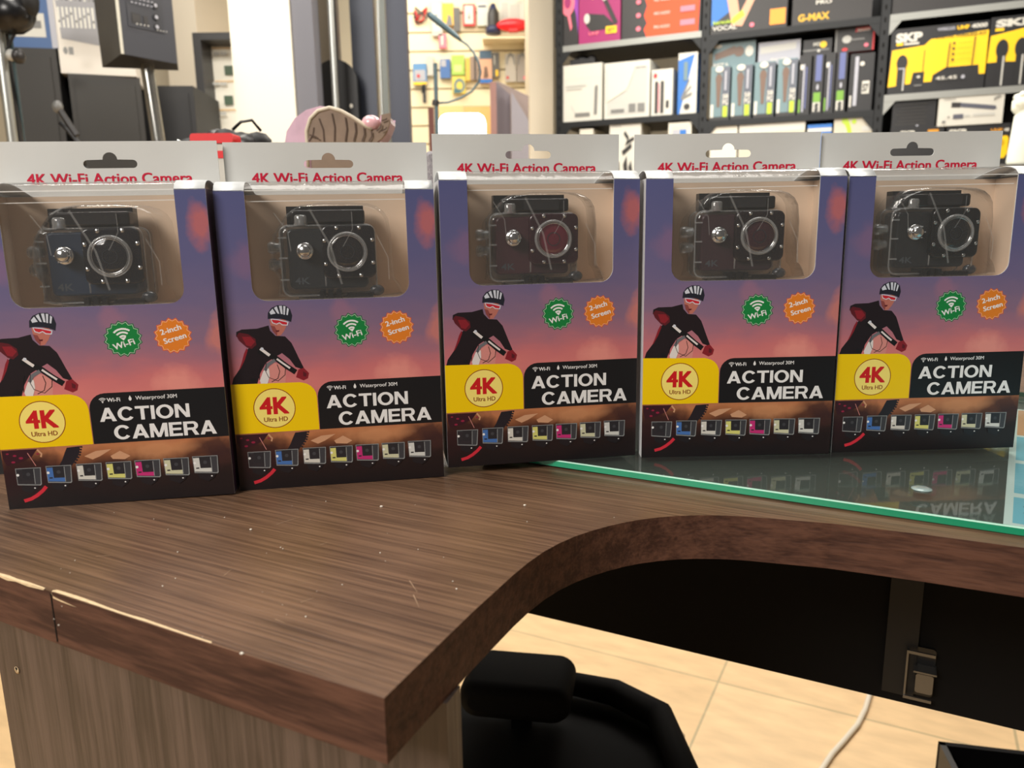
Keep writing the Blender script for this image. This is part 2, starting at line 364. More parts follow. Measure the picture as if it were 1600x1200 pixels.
# slatted display wall further back
slat = mat('cream_slatwall', (240, 228, 196), .6); slat_d = mat('slat_groove', (176, 160, 128), .7)
s0 = at(620, 110, 6.0); s1 = at(838, 110, 6.0)
sw = MB()
for k in range(20):
    z = .25 + k * .13; sw.box(s0.x, s1.x, 6.0, 6.03, z + .012, z + .13, slat)
sw.box(s0.x, s1.x, 6.018, 6.05, .2, 3, slat_d); struct(sw, 'wall_slatted')

# ================================================================== THE COUNTER
counter = tag(empty('shop_counter', (-.13, .40, 0)), 'brown wood-look shop counter with a curved cutout and chipped front edge, under the camera boxes', 'counter')
CX, CY = -.13, .40
T = .0255
edge = [(-.241, .3355), (-.2054, .3163), (-.1252, .2745), (-.0448, .2338), (-.0311, .2636), (-.0173, .2934), (-.0092, .3096), (-.0012, .3258), (.0064, .3397), (.0145, .3522),
        (.0228, .3624), (.0317, .3710), (.0404, .3777), (.0497, .3836), (.0590, .3885), (.0682, .3923), (.0790, .3953), (.0900, .3971), (.1005, .3976), (.1110, .3971), (.1209, .3957), (.1309, .3935), (.1682, .3830), (.2098, .3659), (.2472, .3487), (.62, .165)]
outline = [(-.62, .532)] + edge + [(.95, .75), (.55, 1.02), (-.55, 1.10)]
loc_pts = [(x - CX, y - CY) for x, y in outline]
ct = MB().prism_z(loc_pts, TOP - T, TOP, wood_top, side=wood_edge)
me_top = ct.build('countertop', counter, bevel=.0012)
# narrow worn strip of bare core along the front edges: chipped laminate
chip_m = mat('bare_chipboard', (216, 190, 150), .8, noise=.12, nscale=300)
def along(p, q, t): return (p[0] + (q[0] - p[0]) * t, p[1] + (q[1] - p[1]) * t)
A0, A1 = (-.241, .3355), (-.0448, .2338)
nx, ny = -.46019, -.88782
ch = MB()
def chip(ts, ws, z=TOP):
    n = len(ts); vs_ = []
    for t, wd in zip(ts, ws):
        p = along(A0, A1, t)
        vs_ += [(p[0] - nx * wd * .45 - CX, p[1] - ny * wd * .45 - CY, z + .0003), (p[0] + nx * .0006 - CX, p[1] + ny * .0006 - CY, z - .0001), (p[0] + nx * .0007 - CX, p[1] + ny * .0007 - CY, z - wd)]
    fs = []
    for i in range(n - 1): fs += [(3 * i, 3 * i + 1, 3 * i + 4, 3 * i + 3), (3 * i + 1, 3 * i + 2, 3 * i + 5, 3 * i + 4)]
    ch.add(vs_, fs, chip_m)
chip([-.1, .0, .03, .06, .10, .13, .155], [.0006, .001, .0016, .0007, .0012, .0008, .0004])
chip([.18, .185, .21, .25, .30, .34, .38, .42, .45, .50, .56, .63], [.0004, .0030, .0034, .0036, .0029, .0018, .0010, .0012, .0019, .0012, .0005, .0002])
ch.build('chipped_edge', counter)
# dark seam in the edge band, near the left end
p = along(A0, A1, .178)
MB().box(-.0005, .0005, -.0004, .0004, TOP - T + .001, TOP - .001, near_black).build('edge_seam', counter, (p[0] + nx * .0004 - CX, p[1] + ny * .0004 - CY, 0), (0, 0, -GRAIN))
# scratches and crumbs on the top
sc = MB(); scr = mat('pale_scratch', (170, 140, 112), .6)
for (x0, y0, x1, y1) in [(432, 820, 470, 808), (470, 942, 492, 934), (640, 908, 652, 926), (430, 968, 445, 974), (500, 852, 512, 848), (646, 930, 655, 950), (150, 870, 178, 868), (350, 900, 362, 890)]:
    a = on(x0, y0, TOP); b_ = on(x1, y1, TOP); d = (b_ - a).normalized(); n_ = Vector((-d.y, d.x, 0)) * .00022
    sc.add([(q.x - CX, q.y - CY, TOP + .0002) for q in (a - n_, b_ - n_ * .3, b_ + n_ * .3, a + n_)], [(0, 1, 2, 3)], scr)
crumb = mat('white_crumb', (235, 228, 214), .6)
for k in range(46):
    x = R.uniform(40, 1000); y = R.uniform(775, 1000)
    if x > 760 and y > 830: continue
    a = on(x, y, TOP); r_ = R.uniform(.00018, .00045); sc.ball((a.x - CX, a.y - CY, TOP + .0002), r_, r_, r_ * .6, crumb, 6)
for (x, y, r_) in [(596, 792, .001), (820, 790, .0009), (392, 828, .0008), (378, 1022, .0009)]:
    a = on(x, y, TOP); sc.ball((a.x - CX, a.y - CY, TOP + .0003), r_, r_ * .6, r_ * .5, crumb, 8)
o = sc.build('scratches', counter); o['kind'] = 'stuff'
# end panel below the left part
pr, pl = Vector((-.0271, .2679)), Vector((-.3049, .4119)); back = Vector((.0045, .0120))
def lp(v): return (v[0] - CX, v[1] - CY)
MB().prism_z([lp(pl), lp(pr), lp(pr + back), lp(pl + back)], 0, TOP - T, wood_panel, side=wood_panel).build('end_panel', counter, bevel=.0006)
q = at(27, 1047, .40)
d = ray(27, 1047); nn = Vector((.46019, .88782, 0)); t_ = ((Vector((pr.x, pr.y, 0)) - CAM).dot(nn)) / d.dot(nn); q = CAM + d * t_
hm = MB(); hm.lathe([(0, 0), (.0018, 0), (.0024, .0003), (.0009, .0004)], (q.x - CX, q.y - CY, q.z), chip_m, axis=(-.46, -.888, 0), n=10)
hm.lathe([(0, .0005), (.0010, .0005)], (q.x - CX, q.y - CY, q.z + .0012), near_black, axis=(-.46, -.888, 0), n=8)
hm.build('screw_hole', counter)
# dark modesty panel beyond the cutout, a lighter batten and a cupboard catch on it
m0, m1 = Vector((.0137, .7603)), Vector((.411, .5531)); md = (m1 - m0).normalized(); mn = Vector((-md.y, md.x))
e0, e1 = m0 - md * .25, m0 + md * 1.0
MB().prism_z([lp(e0), lp(e1), lp(e1 + mn * .018), lp(e0 + mn * .018)], .65, TOP - T, near_black).build('modesty_panel', counter)  # under-counter shade put into the panel's near-black colour
def on_panel(x, y):
    d = ray(x, y); n3 = Vector((mn.x, mn.y, 0)); t = ((Vector((m0.x, m0.y, 0)) - CAM).dot(n3)) / d.dot(n3); return CAM + d * t
u0 = on_panel(1386, 980); u1 = on_panel(1437, 980); f_ = -mn * .006
MB().prism_z([lp(u0 + Vector((f_.x, f_.y, 0))), lp(u1 + Vector((f_.x, f_.y, 0))), lp(u1), lp(u0)], on_panel(1400, 1078).z, TOP - T, mat('dark_batten', (24, 21, 17), .6)).build('batten', counter)
catch_m = mat('catch_metal', (120, 118, 114), .3, metal=.8)
c0 = on_panel(1437, 1047); cm = MB()
ang = math.atan2(md.y, md.x)
cm.rbox(-.011, .011, -.002, 0, -.022, .022, .003, black_gloss); cm.box(-.011, -.0095, -.011, 0, -.022, .022, catch_m)
cm.box(-.011, .010, -.012, -.010, .0195, .022, catch_m); cm.box(-.011, .010, -.012, -.010, -.022, -.0195, catch_m)
cm.rbox(-.003, .010, -.014, 0, -.013, .004, .002, catch_m); cm.box(-.005, .012, -.015, 0, .005, .0065, catch_m)
cm.build('cupboard_catch', counter, (c0.x - CX, c0.y - CY, c0.z), (0, 0, ang))

# sheet and glass over the right part of the counter
dark_sheet = mat('dark_grey_board', (70, 72, 70), .5, noise=.08, nscale=40)
g0, g1 = Vector((-.030, .5150)), Vector((.62, .172)); gd = (Vector((.2542, .3605)) - Vector((.0368, .4805))).normalized()
g0 = Vector((.0368, .4805)) - gd * .066; g1 = g0 + gd * .75; gn = Vector((-gd.y, gd.x))
tag(MB().prism_z([tuple(g0 + gn * .003), tuple(g1 + gn * .003), tuple(g1 + gn * .36), tuple(g0 + gn * .36 + gd * .1), tuple(g0 + gn * .03)], TOP + .0001, TOP + .0011, dark_sheet).build('backing_board'),
    'dark grey flat board lying between the glass plate and the brown counter', 'board')
glass_top = clear('clear_glass', (228, 240, 234), .045, 1.52, haze=.025, bump=.02, bscale=30)
glass_edge = mat('green_glass_edge', (20, 150, 108), .2, noise=.12, nscale=12, emit=0, coat=.5)
glass_edge2 = mat('pale_glass_arris', (190, 232, 214), .25)
gp = [tuple(g0), tuple(g1), tuple(g1 + gn * .37), tuple(g0 + gn * .37 + gd * .1), tuple(g0 + gn * .03)]
gm = MB(); tri = tessellate_polygon([[Vector((p[0], p[1], 0)) for p in gp]])
ZG0, ZG1 = TOP + .0012, TOP + .0055
for z in (ZG0, ZG1): gm.add([(p[0], p[1], z) for p in gp], tri, glass_top)
for i in range(5):
    a, b_ = gp[i], gp[(i + 1) % 5]
    gm.add([(a[0], a[1], ZG0), (b_[0], b_[1], ZG0), (b_[0], b_[1], ZG1 - .0007), (a[0], a[1], ZG1 - .0007)], [(0, 1, 2, 3)], glass_edge)
    ia = Vector(a); ib = Vector(b_); dn = (ib - ia).normalized(); inn = Vector((-dn.y, dn.x)) * .0006
    gm.add([(a[0], a[1], ZG1 - .0007), (b_[0], b_[1], ZG1 - .0007), (b_[0] + inn.x, b_[1] + inn.y, ZG1 + .00005), (a[0] + inn.x, a[1] + inn.y, ZG1 + .00005)], [(0, 1, 2, 3)], glass_edge2)
tag(gm.build('glass_plate'), 'clear glass plate with green edge lying on the right part of the counter', 'glass')
# chip of clear plastic on the glass
c_ = on(1440, 764, ZG1)
tag(MB().lathe([(0, .0012), (.003, .0012), (.0052, .0008), (.0056, .0002)], (0, 0, 0), mat('droplet_grey', (150, 170, 168), .05, coat=1), n=16).build('plastic_chip', None, (c_.x, c_.y, ZG1), (0, 0, .2)),
    'tiny glossy clear plastic chip lying on the glass in front of the boxes', 'plastic chip')
# price leaflet under the glass at the right
pp = [on(1577, 700, TOP), on(1567, 822, TOP)]
lf = MB(); paper = mat('leaflet_white', (226, 232, 236), .5); lblue = mat('leaflet_blue', (120, 190, 218), .5); lgrey = mat('leaflet_grey', (84, 88, 94), .5); lor = mat('leaflet_orange', (222, 150, 100), .5)
Pl0 = Vector((pp[1].x, pp[1].y, 0)); up_ = (Vector((pp[0].x, pp[0].y, 0)) - Pl0); ul = up_.length; up_.normalize(); rt_ = Vector((up_.y, -up_.x, 0))
lh = .30; lf.sheet(0, 0, 1, 1, 0, .00001)
lw = .2
lfl = MB(); lfl.box(0, lw, 0, lh, 0, .0001, paper)
def lrect(x0, y0, x1, y1, m): lfl.add([(x0, y0, .00016), (x1, y0, .00016), (x1, y1, .00016), (x0, y1, .00016)], [(0, 1, 2, 3)], m)
for y0, y1 in ((.004, .050), (.058, .125), (.133, .20)): lrect(.004, y0, lw - .006, y1, lblue)
lrect(.004, .205, lw - .006, lh - .004, lor)
def ltext(t, x, y, h):
    vs_, fs = glyphs(t, .03); hh = max(v[1] for v in glyphs('H', .03)[0])
    lfl.add([(x + v[0] * h / hh, y + v[1] * h / hh, .0002) for v in vs_], fs, lgrey)
ltext('A', .009, .034, .010); ltext('T', .009, .014, .010); ltext('T', .012, .085, .010)
lobj = lfl.build('price_leaflet', None, (Pl0.x, Pl0.y, TOP + .00115), (0, 0, math.atan2(rt_.y, rt_.x)))
tag(lobj, 'white and light blue printed leaflet under the glass at the right edge of the photo', 'leaflet')

# ================================================================== CAMERA BOXES
W, H, D, HH = .125, .1788, .0445, .0309
# art drawn on one traced sheet (sheet pixels -> millimetres on the carton front)
HM = [0.332021968, -0.0118579274, -224.043681, -0.0239740882, -0.348822984, 272.841906, -0.000117012325, -0.000152772219, 1]
def mm(px, py):
    x = 660 + px * 340 / 1316; y = 440 + py * 310 / 1200
    a = [HM[3 * i] * x + HM[3 * i + 1] * y + HM[3 * i + 2] for i in range(3)]
    return (a[0] / a[2], a[1] / a[2])
def PM(pts): return [mm(*p) for p in pts]

pr_m = bpy.data.materials.new('sunset_print'); pr_m.use_nodes = True
nt = pr_m.node_tree; N = nt.nodes; L = nt.links; b = N['Principled BSDF']; b.inputs['Roughness'].default_value = .33
tc = N.new('ShaderNodeTexCoord'); sep = N.new('ShaderNodeSeparateXYZ'); L.new(tc.outputs['Object'], sep.inputs[0])
nz = N.new('ShaderNodeTexNoise'); nz.inputs['Scale'].default_value = 38; nz.inputs['Detail'].default_value = 6
mpz = N.new('ShaderNodeMapping'); mpz.inputs['Scale'].default_value = (.6, 1, 1.6); L.new(tc.outputs['Object'], mpz.inputs[0]); L.new(mpz.outputs[0], nz.inputs['Vector'])
mz = N.new('ShaderNodeMath'); mz.operation = 'MULTIPLY_ADD'; mz.inputs[1].default_value = .026; L.new(nz.outputs[0], mz.inputs[0]); L.new(sep.outputs['Z'], mz.inputs[2])
m4 = N.new('ShaderNodeMapRange'); m4.inputs[1].default_value = .011; m4.inputs[2].default_value = .1898; L.new(mz.outputs[0], m4.inputs[0])
rp = N.new('ShaderNodeValToRGB'); els = rp.color_ramp.elements
stops = [(0.0, (24, 21, 24)), (.09, (38, 26, 26)), (.13, (70, 42, 34)), (.17, (138, 84, 54)), (.205, (188, 120, 78)), (.33, (180, 112, 100)), (.37, (214, 124, 120)), (.42, (204, 116, 118)), (.48, (168, 110, 124)), (.56, (134, 106, 130)), (.66, (112, 100, 134)), (.80, (96, 94, 134)), (1.0, (86, 90, 134))]
els[0].position = 0; els[0].color = lin(stops[0][1]); els[1].position = 1; els[1].color = lin(stops[-1][1])
for p_, c in stops[1:-1]: e = els.new(p_); e.color = lin(c)
L.new(m4.outputs[0], rp.inputs[0]); last = rp.outputs[0]
n2 = N.new('ShaderNodeTexNoise'); n2.inputs['Scale'].default_value = 70; n2.inputs['Detail'].default_value = 6; L.new(tc.outputs['Object'], n2.inputs['Vector'])
for (cx, cz, rx, rz, col, st) in [(.058, .158, .0085, .018, (196, 106, 98), .75), (.062, .095, .008, .016, (206, 124, 112), .8), (.036, .071, .016, .012, (232, 150, 138), .8),
                                  (-.048, .140, .012, .014, (150, 104, 130), .35), (.005, .108, .010, .010, (160, 110, 130), .5), (-.050, .022, .030, .022, (46, 24, 28), .9), (.055, .030, .022, .016, (56, 34, 36), .85),
                                  (.02, .031, .03, .008, (206, 144, 100), .7)]:
    sb = N.new('ShaderNodeVectorMath'); sb.operation = 'SUBTRACT'; L.new(tc.outputs['Object'], sb.inputs[0]); sb.inputs[1].default_value = (cx, 0, cz)
    ml = N.new('ShaderNodeVectorMath'); ml.operation = 'MULTIPLY'; L.new(sb.outputs[0], ml.inputs[0]); ml.inputs[1].default_value = (1 / rx, 0, 1 / rz)
    ln = N.new('ShaderNodeVectorMath'); ln.operation = 'LENGTH'; L.new(ml.outputs[0], ln.inputs[0])
    ad = N.new('ShaderNodeMath'); ad.operation = 'MULTIPLY_ADD'; ad.inputs[1].default_value = 1.5; L.new(n2.outputs[0], ad.inputs[0]); L.new(ln.outputs['Value'], ad.inputs[2])
    mr_ = N.new('ShaderNodeMapRange'); mr_.inputs[1].default_value = 1.65; mr_.inputs[2].default_value = 1.05; mr_.inputs[3].default_value = 0; mr_.inputs[4].default_value = st
    L.new(ad.outputs[0], mr_.inputs[0])
    mx = N.new('ShaderNodeMix'); mx.data_type = 'RGBA'; L.new(mr_.outputs[0], mx.inputs[0]); L.new(last, mx.inputs[6]); mx.inputs[7].default_value = lin(col); last = mx.outputs[2]
L.new(last, b.inputs['Base Color'])

ink = lambda n_, c, r=.33: mat('ink_' + n_, c, r)
i_black = ink('black', (26, 25, 27)); i_yel = ink('yellow', (246, 205, 0)); i_white = ink('white', (238, 236, 234)); i_red = ink('red', (204, 28, 32)); i_pale = ink('pale_yellow', (250, 228, 120))
i_dred = ink('dark_red', (140, 60, 20)); i_green = ink('green', (24, 128, 62)); i_dgreen = ink('dark_green', (20, 100, 60)); i_or = ink('orange', (226, 128, 40)); i_dor = ink('deep_orange', (216, 98, 50))
i_pinkr = ink('header_red', (204, 30, 62)); i_jack = ink('jacket', (34, 26, 30)); i_glove = ink('glove', (136, 34, 44)); i_gdark = ink('glove_dark', (92, 28, 36)); i_skin = ink('skin', (184, 112, 98)); i_skin2 = ink('skin_dark', (138, 70, 66))
i_helm = ink('helmet', (36, 38, 48)); i_hs = ink('helmet_stripe', (206, 210, 220)); i_bike = ink('bike_white', (226, 218, 214)); i_grey = ink('grey', (110, 110, 114)); i_lens = ink('lens_dark', (44, 42, 46)); i_gl = ink('glasses', (196, 40, 52))
i_tyre = ink('tyre', (38, 32, 38)); i_redc = ink('red_curve', (208, 46, 62)); i_sky = ink('sky_pink', (214, 140, 132)); i_rock = ink('rock', (206, 154, 118)); i_case = ink('case_grey', (140, 142, 142)); i_mag = ink('magenta', (146, 34, 64))

def draw_front(s):
    """everything printed on the carton front, in millimetres"""
    s.sheet(-W / 2, 0, .001, .001 * H * 1000 / 178.8, 0, .000004)
    # wheel and bicycle bits at the bottom
    s.flat(PM([(478, 803), (545, 795), (538, 830), (528, 852), (505, 885), (490, 905), (430, 900), (448, 870), (465, 830)]), i_tyre)
    for k in range(7):
        a = mm(545 - k * 4 - (k > 3) * (k - 3) * 5, 800 + k * 14); s.rect(a[0], a[1] - .5, a[0] + 1.2, a[1] + .5, i_tyre)
    s.flat(PM([(560, 850), (620, 822), (700, 812), (640, 850), (600, 868)]), i_rock); s.flat(PM([(690, 850), (740, 822), (790, 850), (760, 868), (700, 866)]), i_rock)
    s.flat(PM([(152, 818), (330, 808), (300, 850), (240, 880), (170, 900), (155, 860)]), ink('bike_shadow', (58, 26, 34)))
    for (x, y, r_) in [(215, 845, 1.0), (245, 858, 1.2), (180, 835, .8), (330, 835, .8), (205, 880, 1.1)]:
        a = mm(x, y); s.ell(a[0], a[1], r_, r_ * .6, i_mag, 8)
    s.line(PM([(280, 830), (300, 870), (315, 900)]), .35, i_sky); s.line(PM([(330, 812), (350, 835), (345, 852)]), 1.0, i_rock)
    # banners
    s.lay = 12
    s.flat([(0, 36)] + [(0, 66.6)] + [(40, 66.0)] + [(40 + 9.5 * math.sin(math.radians(a)), 56.5 + 9.3 * math.cos(math.radians(a))) for a in range(10, 91, 16)] + [(49.6, 36)], i_yel)
    s.flat([(50, 36)] + [(50 + 9 - 9 * math.cos(math.radians(a)), 56.6 + 9 * math.sin(math.radians(a))) for a in range(0, 91, 15)] + [(125, 65.7), (125, 36)], i_black)
    s.ell(24.2, 50.8, 12.3, 12.3, i_dred, 40); s.ell(24.2, 50.8, 11.8, 11.8, i_pale, 40)
    s.bold('4K', 16.0, 32.2, 47.3, 10.1, i_red, .55); s.bold('Ultra HD', 17.6, 31.4, 42.6, 2.7, i_dred, .07)
    s.block('ACTION', 54.9, 104.3, 48.9, 8.1, i_white); s.block('CAMERA', 61.6, 118.4, 37.9, 8.3, i_white)
    s.lay = 14
    s.bold('Wi-Fi', 59.9, 67.0, 60.4, 2.2, i_white, .07); s.bold('Waterproof 30M', 75.4, 98.1, 60.8, 2.2, i_white, .03)
    for r_ in (1.0, 1.9, 2.7): s.arc(57.5, 60.2, r_ - .35, r_, 45, 135, i_white, 8)
    s.ell(57.5, 60.3, .4, .4, i_white, 8)
    s.flat([(72.5, 63.6), (73.3, 61.9), (73.2, 60.9), (72.5, 60.4), (71.8, 60.9), (71.7, 61.9)], i_white)
    # seals
    s.lay = 0
    def seal(cx, cz, r_, c1, c2, teeth):
        def star(ro, ri): return [(cx + (ro if k % 2 == 0 else ri) * math.cos(math.pi * k / teeth + .15), cz + (ro if k % 2 == 0 else ri) * math.sin(math.pi * k / teeth + .15)) for k in range(2 * teeth)]
        s.flat(star(r_, r_ * .87), c2); s.flat(star(r_ * .93, r_ * .81), ink('seal_line', (214, 228, 206)) if c1 is i_green else ink('seal_line2', (250, 206, 160))); s.flat(star(r_ * .905, r_ * .785), c1)
    seal(72.6, 96.4, 10.6, i_green, i_dgreen, 16); seal(99.6, 97.0, 10.6, i_or, i_dor, 16)
    for r_ in (3.0, 5.0, 7.0): s.arc(72.8, 95.6, r_ - 1.0, r_, 55, 138, i_white, 10)
    s.flat([(72.9, 95.4), (71.2, 97.0), (74.4, 97.4)], i_white)
    s.bold('Wi-Fi', 67.4, 79.2, 90.2, 3.3, i_white, .12, ang=15)
    s.bold('2-inch', 93.4, 105.0, 97.6, 3.0, i_white, .12, ang=15); s.bold('Screen', 94.8, 107.4, 92.4, 3.0, i_white, .12, ang=15)
    # cyclist
    s.lay = 0
    s.flat(PM([(365, 185), (300, 203), (215, 208), (185, 222), (183, 250), (235, 262), (262, 300), (235, 330), (215, 400), (190, 440), (155, 490), (145, 528), (285, 522), (305, 460), (340, 400), (390, 368), (430, 345), (470, 380), (500, 425), (540, 440), (545, 428), (520, 370), (500, 320), (485, 285), (452, 248), (400, 245), (372, 215)]), i_jack)
    s.flat(PM([(345, 520), (352, 470), (350, 430), (385, 400), (425, 412), (448, 445), (440, 518)]), i_sky)
    s.flat(PM([(237, 315), (222, 345), (205, 400), (190, 440), (199, 432), (224, 382), (242, 330)]), i_glove)
    s.flat(PM([(200, 226), (250, 235), (288, 262), (292, 296), (265, 320), (238, 312), (197, 272), (185, 245)]), i_gdark)
    s.flat(PM([(215, 250), (262, 250), (286, 278), (262, 306), (236, 300)]), i_glove)
    s.flat(PM([(372, 150), (376, 185), (386, 218), (408, 246), (430, 242), (450, 215), (466, 182), (462, 150)]), i_skin)
    s.flat(PM([(376, 185), (386, 218), (408, 246), (412, 220), (398, 190)]), i_skin2)
    s.flat(PM([(402, 214), (424, 212), (420, 222), (406, 222)]), i_gdark)
    s.flat(PM([(377, 146), (420, 150), (476, 164), (470, 186), (440, 184), (425, 172), (410, 180), (386, 172)]), i_hs)
    s.flat(PM([(382, 151), (418, 155), (470, 168), (465, 181), (442, 179), (426, 167), (408, 175), (390, 168)]), i_gl)
    s.flat(PM([(362, 148), (365, 112), (385, 84), (420, 68), (460, 68), (488, 90), (498, 128), (490, 166), (470, 156), (430, 146), (390, 144)]), i_helm)
    for st in ([(400, 84), (416, 74), (428, 118), (418, 116)], [(428, 72), (444, 71), (446, 120), (436, 118)], [(452, 72), (464, 74), (458, 124), (450, 122)], [(472, 82), (482, 90), (474, 126), (466, 124)], [(374, 108), (392, 88), (408, 116), (380, 122)]): s.flat(PM(st), i_hs)
    s.flat(PM([(300, 502), (322, 448), (345, 428), (354, 436), (356, 475), (342, 520), (305, 520)]), i_bike)
    s.line(PM([(300, 330), (340, 345), (400, 378), (450, 420), (500, 455)]), 3.2, i_black)
    s.line(PM([(312, 318), (345, 345), (362, 358)]), 1.7, i_bike); s.line(PM([(400, 378), (430, 402), (470, 432)]), 1.1, i_bike)
    s.line(PM([(390, 385), (350, 410), (330, 445)]), 2.0, i_grey)
    s.line(PM([(340, 400), (335, 450), (350, 485), (400, 505), (440, 470), (445, 430)]), .35, i_black)
    s.line(PM([(400, 410), (412, 450), (400, 490), (365, 510)]), .35, i_black); s.line(PM([(310, 410), (300, 450), (298, 500)]), .35, i_black)
    s.flat(PM([(515, 440), (545, 430), (572, 460), (564, 490), (540, 502), (500, 484)]), i_glove); s.flat(PM([(540, 450), (560, 462), (556, 482), (540, 478)]), i_gdark)
    s.ell(*mm(322, 320), .9, .9, i_hs, 10); s.ell(*mm(262, 500), 1.6, 1.2, i_black, 10)
    # row of seven small cameras
    s.lay = 24
    s.line(PM([(238, 1090), (275, 1078), (305, 1060), (335, 1035), (355, 1012)]), 2.0, i_redc)
    cams = [(210, 908, (48, 44, 48)), (362, 896, (70, 112, 176)), (514, 886, (214, 210, 200)), (662, 878, (214, 210, 120)), (806, 869, (196, 48, 118)), (950, 860, (206, 204, 170)), (1095, 850, (212, 212, 206))]
    for k, (x, y, c) in enumerate(cams):
        cm_ = ink('tiny_camera_%s' % 'black blue white yellow pink cream silver'.split()[k], c)
        s.flat(PM([(x, y + 6), (x + 128, y), (x + 124, y + 92), (x + 118, y + 98), (x + 4, y + 96)]), i_case)
        s.flat(PM([(x + 3, y + 9), (x + 124, y + 4), (x + 119, y + 88), (x + 114, y + 93), (x + 7, y + 91)]), ink('case_dark', (62, 62, 66)))
        s.flat(PM([(x + 4, y + 16), (x + 92, y + 10), (x + 92, y + 90), (x + 6, y + 88)]), cm_)
        s.flat(PM([(x + 34, y + 8), (x + 90, y + 5), (x + 90, y + 68), (x + 36, y + 70)]), i_lens)
        s.ell(*mm(x + 62, y + 38), 1.1, 1.1, ink('lens_glint', (66, 66, 70)), 10); s.ell(*mm(x + 10, y + 42), .8, .8, i_white, 8)
        s.rect(*mm(x + 14, y + 74), *mm(x + 30, y + 66), i_lens)
        s.line(PM([(x + 92, y + 10), (x + 92, y + 90)]), .4, i_case)
        s.flat(PM([(x + 20, y + 100), (x + 110, y + 100), (x + 100, y + 118), (x + 70, y + 140), (x + 25, y + 125)]), ink('mount_dark', (34, 30, 34)))
        s.ell(*mm(x + 88, y + 112), .5, .4, i_white, 6)

film = clear('window_film', (250, 250, 250), .10, 1.45, haze=.035, bump=.45, bscale=26, boost=1.1)
film_line = clear('film_crease', (255, 255, 255), .2, 1.45, haze=.75)
blister_m = clear('blister_plastic', (244, 244, 244), .08, 1.5, haze=.012, bump=.2, bscale=60, boost=.9)
WX0, WX1, WZ = -.0625 + .0170, -.0625 + .1082, .1155
def arch(t, h=.0056): return H + h * math.sin(math.pi * min(1, t ** .62))

